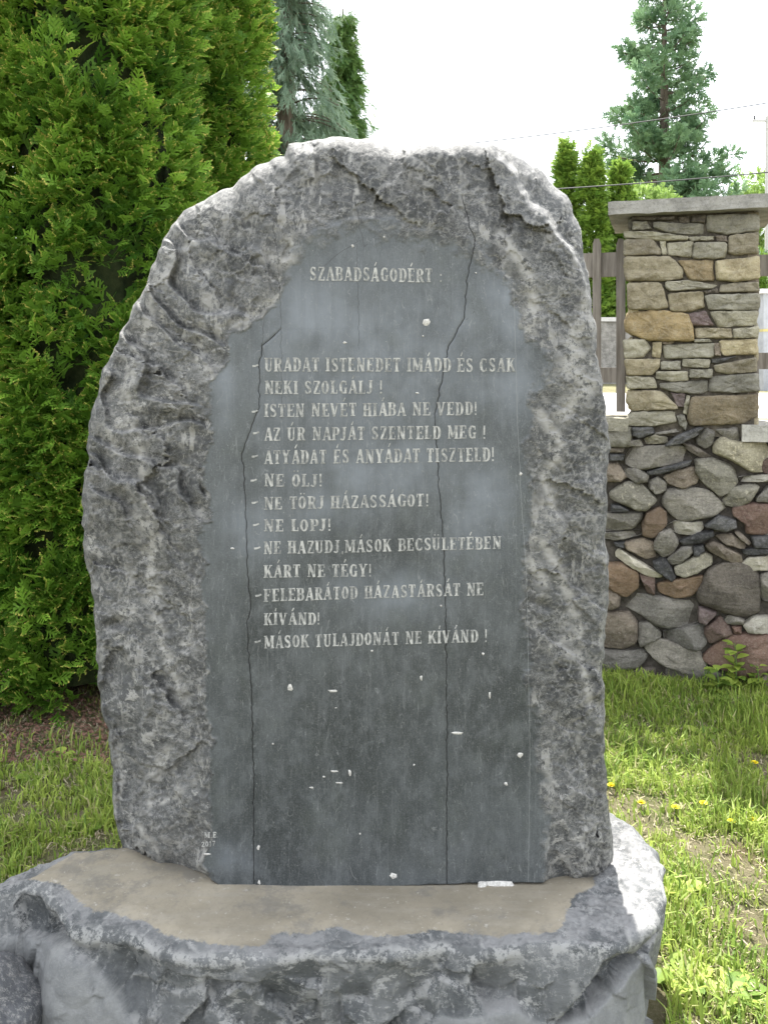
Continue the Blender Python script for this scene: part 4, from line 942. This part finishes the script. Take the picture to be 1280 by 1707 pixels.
def thuja(cx, cy, z0, h, r, seed, label, name="thuja_tree", mat=None, tpl=None, clump=.16, per=52, size=.072, group=None, backcut=.35, tipp=.5, power=.7, lump=.45, cat="conifer"):
    R = np.random.default_rng(seed); mat = mat or M_thuja; tpl = tpl or FR
    root = thing(name, label, cat, (cx, cy, z0), group)
    def prof(u): return np.clip(np.minimum(1, .90 + u * 2.2) * np.clip((1 - u), 0, 1) ** power * 1.0, .02, 1) if power else 1
    nC = int(2 * math.pi * r * h * (1.05 if tpl is FR else .8) / clump ** 2)
    u = R.random(nC) ** 1.05; th = R.random(nC) * 2 * math.pi
    keep = (np.sin(th) < .35) | (R.random(nC) < backcut); u, th = u[keep], th[keep]; nC = len(u)
    rad = r * prof(u) * (1 + .15 * noise3(np.stack([np.cos(th) * 2, np.sin(th) * 2, u * h * 1.6 + seed], 1))) - clump * .35
    cc = np.stack([cx + np.cos(th) * rad, cy + np.sin(th) * rad, z0 + .02 + u * (h - .02)], 1)
    cr = clump * R.uniform(.55, 1.0, nC)
    ci = np.repeat(np.arange(nC), per); N = len(ci)
    d = R.normal(size=(N, 3)); d /= np.linalg.norm(d, axis=1)[:, None]
    outw = np.stack([np.cos(th[ci]), np.sin(th[ci]), np.full(N, .25)], 1)
    flip = (d * outw).sum(1) < -.1; d[flip] *= -1
    rr_ = cr[ci] * R.uniform(.35, 1.0, N); pos = cc[ci] + d * rr_[:, None] * np.array([1, 1, 1.35])
    pos = pos[:, :]; ok = pos[:, 2] > z0 + .03
    g = d * .55 + outw * .35 + np.array([0, 0, .55]) + R.normal(size=(N, 3)) * .28
    nrm = R.normal(size=(N, 3)) * .55 + np.array([0, 0, .8]) + outw * .25
    sz = size * R.uniform(.65, 1.25, N); varc = R.random(nC)
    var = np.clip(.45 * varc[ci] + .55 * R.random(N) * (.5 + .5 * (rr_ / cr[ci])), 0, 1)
    tm = (R.random(N) < tipp * (1 + 1.0 * (varc[ci] > .5))) * (rr_ / cr[ci] > .6) * 1.0
    ni = int(2 * math.pi * r * h / (size * size) * .5); ui, ti = R.random(ni), R.random(ni) * 6.283; kk = (np.sin(ti) < .5); ui, ti = ui[kk], ti[kk]; ni = len(ui)
    ri = r * prof(ui) - clump * R.uniform(.45, .95, ni); pi_ = np.stack([cx + np.cos(ti) * ri, cy + np.sin(ti) * ri, z0 + .05 + ui * (h - .05)], 1)
    pos = np.concatenate([pos[ok], pi_]); g = np.concatenate([g[ok], np.stack([np.cos(ti) * .4, np.sin(ti) * .4, np.full(ni, .8)], 1) + R.normal(size=(ni, 3)) * .35]); nrm = np.concatenate([nrm[ok], np.stack([np.cos(ti), np.sin(ti), np.zeros(ni)], 1) + R.normal(size=(ni, 3)) * .3])
    sz = np.concatenate([sz[ok], np.full(ni, size * 1.5)]); var = np.concatenate([var[ok], R.random(ni) * .5]); tm = np.concatenate([tm[ok], np.zeros(ni)])
    V, Fc, A = place_fronds(tpl, pos, g, nrm, sz, var, tm, seed)
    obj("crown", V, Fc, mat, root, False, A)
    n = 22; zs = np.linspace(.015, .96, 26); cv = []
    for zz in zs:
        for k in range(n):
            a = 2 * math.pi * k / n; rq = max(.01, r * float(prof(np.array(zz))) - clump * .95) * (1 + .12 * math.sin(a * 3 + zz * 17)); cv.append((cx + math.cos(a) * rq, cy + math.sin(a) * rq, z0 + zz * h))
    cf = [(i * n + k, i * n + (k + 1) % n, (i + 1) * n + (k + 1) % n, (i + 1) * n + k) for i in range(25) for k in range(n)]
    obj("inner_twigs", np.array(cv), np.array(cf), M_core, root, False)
    v, f = tube([(cx, cy, z0 - .05), (cx, cy, z0 + .4), (cx + .01, cy, z0 + h * .6), (cx, cy, z0 + h * .95)], [.06, .05, .03, .008] if h < 6 else [.1, .09, .06, .02], 9)
    obj("trunk", v, f, M_bark, root, True)
    return root
HG = "thuja hedge trees on the left"
thuja(-2.30, 4.30, 0, 5.0, .58, 1, "clipped green thuja cut by the left edge of the photo", group=HG, power=.22, backcut=.12)
thuja(-1.49, 4.50, 0, 6.2, .57, 2, "dense green thuja second from the left, its yellowish tips beside the carved slab", group=HG, power=.22, backcut=.12)
thuja(-1.20, 5.35, 0, 7.4, .52, 3, "darker green thuja right of the others, rising behind the slab's left shoulder", group=HG, power=.22, backcut=.12)
thuja(-3.1, 4.5, 0, 5.0, .55, 4, "thuja of the hedge standing outside the photo on the left", group=HG, power=.45, per=14, size=.14, tpl=FRL, backcut=.3)

# drooping conifers behind
def weeping(cx, cy, z0, h, r, seed, label, mat, dens=1., drop=.5, size=.3, up=0., thin=1., slope=1., cat="conifer", name="weeping_conifer"):
    R = np.random.default_rng(seed); root = thing(name, label, cat, (cx, cy, z0))
    nb = int(150 * dens); bp, bv = [], []; tips, gs, vv = [], [], []
    for k in range(nb):
        u = .06 + .92 * (k / nb); a = R.random() * 2 * math.pi; L = r * (1 - u) ** slope * R.uniform(.7, 1.12) + .05
        zz = z0 + u * h; n = 7; t = np.linspace(0, 1, n)
        px = cx + math.cos(a) * L * t; py = cy + math.sin(a) * L * t; pz = zz + L * (.45 * t * (1 + up) - .55 * t * t)
        pts = np.stack([px, py, pz], 1); bp.append(tube(pts, np.linspace(.009, .003, n) * (1 + h * .05), 4))
        m = int(44 * (L / r * 1.5 + .4)); tt = R.random(m) ** .7; q = np.stack([np.interp(tt, t, px), np.interp(tt, t, py), np.interp(tt, t, pz)], 1)
        q += R.normal(size=(m, 3)) * np.array([.05, .05, .04]) * (1 + L)
        tips.append(q); gs.append(np.stack([np.full(m, math.cos(a) * .35), np.full(m, math.sin(a) * .35), np.full(m, -drop)], 1) + R.normal(size=(m, 3)) * .22); vv.append(np.clip(R.random(m) * .5 + .5 * R.random(), 0, 1))
    pos = np.concatenate(tips); g = np.concatenate(gs); var = np.concatenate(vv); N = len(pos)
    nrm = R.normal(size=(N, 3)) * np.array([1, 1, .2]) + .01
    V, Fc, A = place_fronds(FRD, pos, g, nrm, size * R.uniform(.6, 1.2, N), var, (R.random(N) < .08) * 1., seed)
    obj("crown", V, Fc, mat, root, False, A)
    v, f = join(bp); obj("branches", v, f, M_bark, root, True, kind='stuff')
    v, f = tube([(cx, cy, z0 - .1), (cx, cy, z0 + h * .5), (cx, cy, z0 + h)], [.14, .09, .01], 9); obj("trunk", v, f, M_bark, root, True)
FRD = [frond(7, False, .05, s + 20, .15, 20) for s in range(4)]
weeping(-1.05, 9.5, .9, 8.2, 1.55, 31, "grey-green weeping conifer with hanging sprays behind the thuja hedge", M_weep, 2.6, .75, .16, slope=1.8)
weeping(-.60, 13.0, .9, 5.85, .98, 33, "narrow dark green conifer with a thin crooked tip above the slab's top", M_dark, 3.2, .45, .16, .6, slope=1.1, name="narrow_conifer")

# tall open conifer with visible trunk on the right
def tall_conifer(cx, cy, z0, h, r, seed, label):
    R = np.random.default_rng(seed); root = thing("tall_conifer", label, "conifer", (cx, cy, z0)); P_, G_, V_2, bt = [], [], [], []
    nb = 118
    for k in range(nb):
        u = .16 + .84 * k / nb; a = R.random() * 6.283; L = max(.15, r * (1.02 - u) ** .75 * R.uniform(.6, 1.1)); zz = z0 + u * h
        t = np.linspace(0, 1, 5); pz = zz + L * (.30 * t * t - .05 * t)
        pts = np.stack([cx + math.cos(a) * L * t, cy + math.sin(a) * L * t, pz], 1); bt.append(tube(pts, np.linspace(.05, .012, 5), 4))
        nc = max(1, int(L / .50))
        for j in range(nc):
            tt = .30 + .7 * (j + R.random()) / nc; c = pts[0] + (pts[-1] - pts[0]) * tt + np.array([0, 0, L * .1 * tt]); cr = .43 * (1.15 - .3 * tt); m = 34
            d = R.normal(size=(m, 3)); d /= np.linalg.norm(d, axis=1)[:, None]; var = R.random() * .5
            P_.append(c + d * cr * R.uniform(.2, .9, m)[:, None] * np.array([1, 1, .8])); G_.append(d + np.array([math.cos(a) * .4, math.sin(a) * .4, .4])); V_2.append(var + .5 * R.random(m))
    pos, g, var = np.concatenate(P_), np.concatenate(G_), np.concatenate(V_2); N = len(pos)
    V, Fc, A = place_fronds(FRL, pos, g, R.normal(size=(N, 3)), .30 * R.uniform(.6, 1.2, N), np.clip(var, 0, 1), np.zeros(N), seed)
    obj("crown", V, Fc, M_seq, root, False, A)
    v, f = join(bt); obj("branches", v, f, M_bark, root, True, kind='stuff')
    v, f = tube([(cx, cy, z0 - .2), (cx, cy, z0 + h * .5), (cx, cy, z0 + h)], [.34, .22, .02], 12); obj("trunk", v, f, M_bark, root, True)
tall_conifer(11.05, 35, .9, 16.8, 4.1, 51, "tall open blue-green conifer with a visible straight trunk against the white sky")
FT = dict(tpl=FRL, mat=M_thuja2, clump=.34, per=26, size=.24, tipp=.0, power=.62, backcut=.6, group="far thujas behind the picket fence")
thuja(5.75, 28, .9, 7.15, .62, 61, "far thuja with the highest pointed tip, left of its row beside the slab", **FT)
thuja(6.42, 27.4, .9, 7.0, .7, 62, "far bright green thuja in the middle of the row beside the slab", **FT)
thuja(7.40, 27.8, .9, 6.5, .85, 63, "far round-topped yellow-green thuja nearest the pillar", **FT)
thuja(5.0, 28.6, .9, 6.2, .6, 64, "low far thuja of the row mostly hidden behind the slab", **FT)
def bush(cx, cy, z0, rx, rz, seed, label, mat, n=110, size=.3, name="leafy_bush", cat="bush"):
    R = np.random.default_rng(seed); root = thing(name, label, cat, (cx, cy, z0)); per = 40
    d = R.normal(size=(n, 3)); d /= np.linalg.norm(d, axis=1)[:, None]; c = d * np.array([rx, rx, rz]) * (R.uniform(.45, .95, n) ** .6)[:, None] + np.array([cx, cy, z0 + rz])
    ci = np.repeat(np.arange(n), per); N = len(ci); e = R.normal(size=(N, 3)); e /= np.linalg.norm(e, axis=1)[:, None]
    pos = c[ci] + e * rx * .22 * R.random(N)[:, None] ** .5; var = np.clip(R.random(n)[ci] * .6 + R.random(N) * .4, 0, 1)
    V, Fc, A = place_fronds(FRL, pos, e + .01, R.normal(size=(N, 3)), size * R.uniform(.5, 1.1, N), var, np.zeros(N), seed)
    obj("crown", V, Fc, mat, root, False, A)
    v, f = tube([(cx, cy, z0 - .1), (cx + .05, cy, z0 + rz * .6), (cx, cy, z0 + rz * 1.4)], [.12, .08, .03], 8); obj("trunk", v, f, M_bark, root, True)
bush(19.4, 46, 3.5, 2.0, 4.0, 71, "pale yellow-green round tree low behind the pillar at far right", M_bush, 120, .4, "round_tree", "tree")
bush(9.0, 30, 2.2, 1.5, 2.6, 72, "bright leafy bush just above the pillar cap in front of the tall conifer", M_bush, 110, .28)
bush(12.3, 31, .9, 1.9, 2.3, 73, "green leafy bush behind the fence right of the pillar", M_thuja2, 110, .3)

# ---------------------------------------------------------------- lawn
def in_any(x, y):
    d1, i1 = poly_dist(x, y, TOP)
    return i1
def blades(n, xr, yr, seed, hmin, hmax, w, lean=.5, cond=None, dry=.15):
    R = np.random.default_rng(seed); x = R.uniform(*xr, n); y = R.uniform(*yr, n)
    dens = n2(x, y, 3.2, 3, 60) * .9 + n2(x, y, 11, 2, 61) * .7 + .58
    k = (x - PA[0]) * WN[0] + (y - PA[1]) * WN[1]
    ok = (R.random(n) < np.clip(dens, .05, 1) * np.where((x < -.5) & (y > 3.52), .12, 1)) & ~in_any(x, y) & (k > .0)
    if cond is not None: ok &= cond(x, y)
    x, y = x[ok], y[ok]; n = len(x); h = R.uniform(hmin, hmax, n) * (.75 + .8 * np.clip(n2(x, y, 4, 2, 62) + .3, 0, 1)); a = R.random(n) * 6.283
    b = np.stack([np.cos(a), np.sin(a), 0 * a], 1); le = R.uniform(.1, 1, n) * lean; a2 = a + 1.57 + R.normal(size=n) * .5
    dr = np.stack([np.cos(a2), np.sin(a2), 0 * a], 1); p = np.stack([x, y, ground_h(x, y) - .004], 1); ww = w * R.uniform(.6, 1.4, n)
    mid = p + dr * (h * le * .35)[:, None] + np.array([0, 0, 1]) * (h * .62)[:, None]; top = p + dr * (h * le)[:, None] + np.array([0, 0, 1]) * (h * (1 - .35 * le))[:, None]
    V = np.stack([p - b * ww[:, None], p + b * ww[:, None], mid + b * (ww * .8)[:, None], mid - b * (ww * .8)[:, None], top + b * (ww * .12)[:, None], top - b * (ww * .12)[:, None]], 1).reshape(-1, 3)
    i = np.arange(n)[:, None] * 6; Fc = np.concatenate([i + np.array([0, 1, 2, 3]), i + np.array([3, 2, 4, 5])])
    var = np.repeat(np.clip(R.random(n) * .7 + .3 * (n2(x, y, 5, 2, 63) + .5), 0, 1), 6); tip = np.repeat((R.random(n) < dry) * R.uniform(.6, 1, n), 6)
    return V, Fc, var, tip
vis = lambda x, y: ((x < -.35 * y + .25) & (x > -.47 * y)) | ((x > .22 * y) & (x < .47 * y))
sets = [blades(190000, (.4, 2.2), (1.7, 4.7), 1, .012, .038, .0020, .9, vis, .36), blades(26000, (.4, 2.2), (1.7, 4.7), 2, .035, .09, .0036, .8, vis, .08),
        blades(110000, (-2.1, -.3), (2.1, 4.6), 3, .012, .034, .0020, .9, vis, .42), blades(22000, (-2.1, -.3), (2.1, 3.75), 4, .03, .07, .0036, .8, vis, .10),
        blades(60000, (-2.6, 2.8), (1.2, 4.7), 5, .02, .07, .004, .8, lambda x, y: ~vis(x, y), .2)]
V = np.concatenate([s[0] for s in sets]); offs = np.cumsum([0] + [len(s[0]) for s in sets[:-1]])
Fc = np.concatenate([s[1] + o for s, o in zip(sets, offs)])
g = obj("grass", V, Fc, M_grass, None, False, dict(var=np.concatenate([s[2] for s in sets]), tip=np.concatenate([s[3] for s in sets])), kind='stuff')
g['label'] = "patchy lawn grass with dry stalks around the stones"
# litter of dry clippings
def litter(n, xr, yr, seed):
    R = np.random.default_rng(seed); x, y = R.uniform(*xr, n), R.uniform(*yr, n); ok = ~in_any(x, y) & (((x - PA[0]) * WN[0] + (y - PA[1]) * WN[1]) > 0); x, y = x[ok], y[ok]; n = len(x)
    a = R.random(n) * 6.283; L = R.uniform(.004, .012, n); w = R.uniform(.0007, .0018, n); d = np.stack([np.cos(a), np.sin(a), R.normal(size=n) * .4], 1); b = np.stack([-np.sin(a), np.cos(a), 0 * a], 1)
    p = np.stack([x, y, ground_h(x, y) + R.uniform(.003, .02, n)], 1)
    V = np.stack([p - d * L[:, None] - b * w[:, None], p + d * L[:, None] - b * w[:, None], p + d * L[:, None] + b * w[:, None], p - d * L[:, None] + b * w[:, None]], 1).reshape(-1, 3)
    return V, np.arange(len(V)).reshape(-1, 4)
v, f = join([litter(7000, (.5, 2.2), (1.8, 4.6), 8), litter(7000, (-2.1, -.5), (2.2, 4.3), 9)])
g = obj("dry_clippings", v, f, plain("straw", (.22, .18, .11), (.38, .33, .24), 30, .9, .001), None, False, kind='stuff'); g['label'] = "scattered dry grass clippings on the lawn"

def gpt(px, py): Yd = CH * F / (py - HY); return ((px - HX) * Yd / F, Yd)
DL = ["dandelion highest up the lawn near the right edge", "dandelion half hidden beside the slab's right edge", "dandelion just above the right end of the base", "dandelion left of the close-set pair",
      "dandelion farthest right of those in the sunny grass", "dandelion alone just right of the base's back corner", "dandelion second from the right edge in the sunny grass"]
for k, (px, py) in enumerate([(1257,1273),(1018,1311),(1068,1342),(1125,1351),(1253,1376),(1172,1346),(1218,1378)]):
    x, y = gpt(px, py + 8); z = float(ground_h(np.array([x]), np.array([y]))[0]); hz = .028
    d = thing("dandelion", "small yellow " + DL[k], "flower", (x, y, z), "dandelions in the lawn")
    v, f = tube([(x, y, z - .005), (x, y, z + hz)], .0015, 6); obj("stem", v, f, M_stem, d, True)
    vs, fs = [], []
    for lay, (m, rr_, zz) in enumerate(((14, .014, .002), (12, .010, .005), (8, .006, .007))):
        for j in range(m):
            a = 6.283 * j / m + lay * .2; w = .0022; c, s = math.cos(a), math.sin(a); b = len(vs)
            vs += [(x - s*w*.5, y + c*w*.5, z + hz), (x + s*w*.5, y - c*w*.5, z + hz), (x + c*rr_ + s*w, y + s*rr_ - c*w, z + hz + zz), (x + c*rr_ - s*w, y + s*rr_ + c*w, z + hz + zz)]; fs.append((b, b+1, b+2, b+3))
    obj("petals", np.array(vs), np.array(fs), M_yellow, d)
# broad leaved weeds
def weed(px, py, h, nl, seed, label, leaf=.05):
    x, y = gpt(px, py); z = float(ground_h(np.array([x]), np.array([y]))[0]); R = np.random.default_rng(seed)
    t = thing("weed_plant", label, "plant", (x, y, z), "broad-leaved weeds in the lawn"); vs, fs, var = [], [], []; st = []
    for k in range(nl):
        a = R.random() * 6.283; u = R.random() if h > .08 else .1; L = leaf * R.uniform(.6, 1.3); w = L * .32
        c = np.array([x, y, z + h * u]) + np.array([math.cos(a), math.sin(a), 0]) * .01; d = np.array([math.cos(a), math.sin(a), R.uniform(.2, .9)]); d /= np.linalg.norm(d); s = np.array([-math.sin(a), math.cos(a), 0])
        pr = [(0, .15), (.25, .8), (.55, 1), (.8, .6), (1, .05)]; b = len(vs)
        for q, ww in pr:
            m_ = c + d * L * q - np.array([0, 0, L * .45 * q * q]); vs += [m_ - s * w * ww, m_ - np.array([0, 0, w * ww * .25]), m_ + s * w * ww]
        for i in range(4): fs += [(b+3*i, b+3*i+1, b+3*i+4, b+3*i+3), (b+3*i+1, b+3*i+2, b+3*i+5, b+3*i+4)]
        var += [R.random()] * 15
    obj("leaves", np.array(vs), np.array(fs), M_grass, t, True, dict(var=var, tip=np.zeros(len(vs))))
    v, f = tube([(x, y, z - .01), (x + .005, y, z + h * .5), (x, y + .01, z + h)], [.003, .0025, .0015], 6); obj("stem", v, f, M_stem, t, True)
weed(1225,1150,.22,34,1,"tall leafy weed against the red stone at the wall's foot",.065); weed(1195,1158,.12,22,2,"leafy weed just left of the tall one under the wall",.06)
weed(1262,1152,.12,20,3,"weed clump by the wall at the right edge",.055); weed(1075,1148,.08,14,4,"small pale weed at the foot of the wall beside the slab",.045)
weed(1170,1225,.05,18,5,"low broad-leaved rosette in the shaded grass below the wall",.07); weed(1245,1220,.05,16,6,"rosette of long leaves in shade near the right edge",.08)
weed(60,1300,.05,16,7,"broad-leaved rosette under the hedge at far left",.07); weed(140,1390,.05,16,8,"rosette beside the left end of the base",.07); weed(100,1265,.06,14,9,"weed clump at the hedge's shaded foot",.06)
weed(1130,1490,.05,14,10,"long-leaved clump close to the right side of the base",.08); weed(1215,1660,.06,18,11,"bright long-leaved clump at the photo's lower right",.09); weed(1140,1640,.06,16,12,"leaf clump between the base corner and the lower right clump",.08)
# brown mulch under the hedge
R = np.random.default_rng(5); n = 16000; x = R.uniform(-2.6, -.4, n); y = R.uniform(3.48, 4.7, n); 
a = R.random(n) * 6.283; L = R.uniform(.004, .016, n); d = np.stack([np.cos(a), np.sin(a), R.normal(size=n) * .3], 1); b = np.stack([-np.sin(a), np.cos(a), R.normal(size=n) * .3], 1) * .4
p = np.stack([x, y, ground_h(x, y) + R.uniform(.002, .022, n)], 1)
V = np.stack([p - d*L[:, None], p + b*L[:, None], p + d*L[:, None], p - b*L[:, None]], 1).reshape(-1, 3)
g = obj("brown_mulch", V, np.arange(len(V)).reshape(-1, 4), plain("mulch", (.10, .048, .035), (.20, .115, .085), 40, .95, .001), None, False, kind='stuff'); g['label'] = "fallen brown thuja litter along the hedge foot"
print("tris", sum(len(o.data.loop_triangles) or sum(len(p.vertices) - 2 for p in o.data.polygons[:1]) * len(o.data.polygons) for o in scn.objects if o.type == 'MESH'))
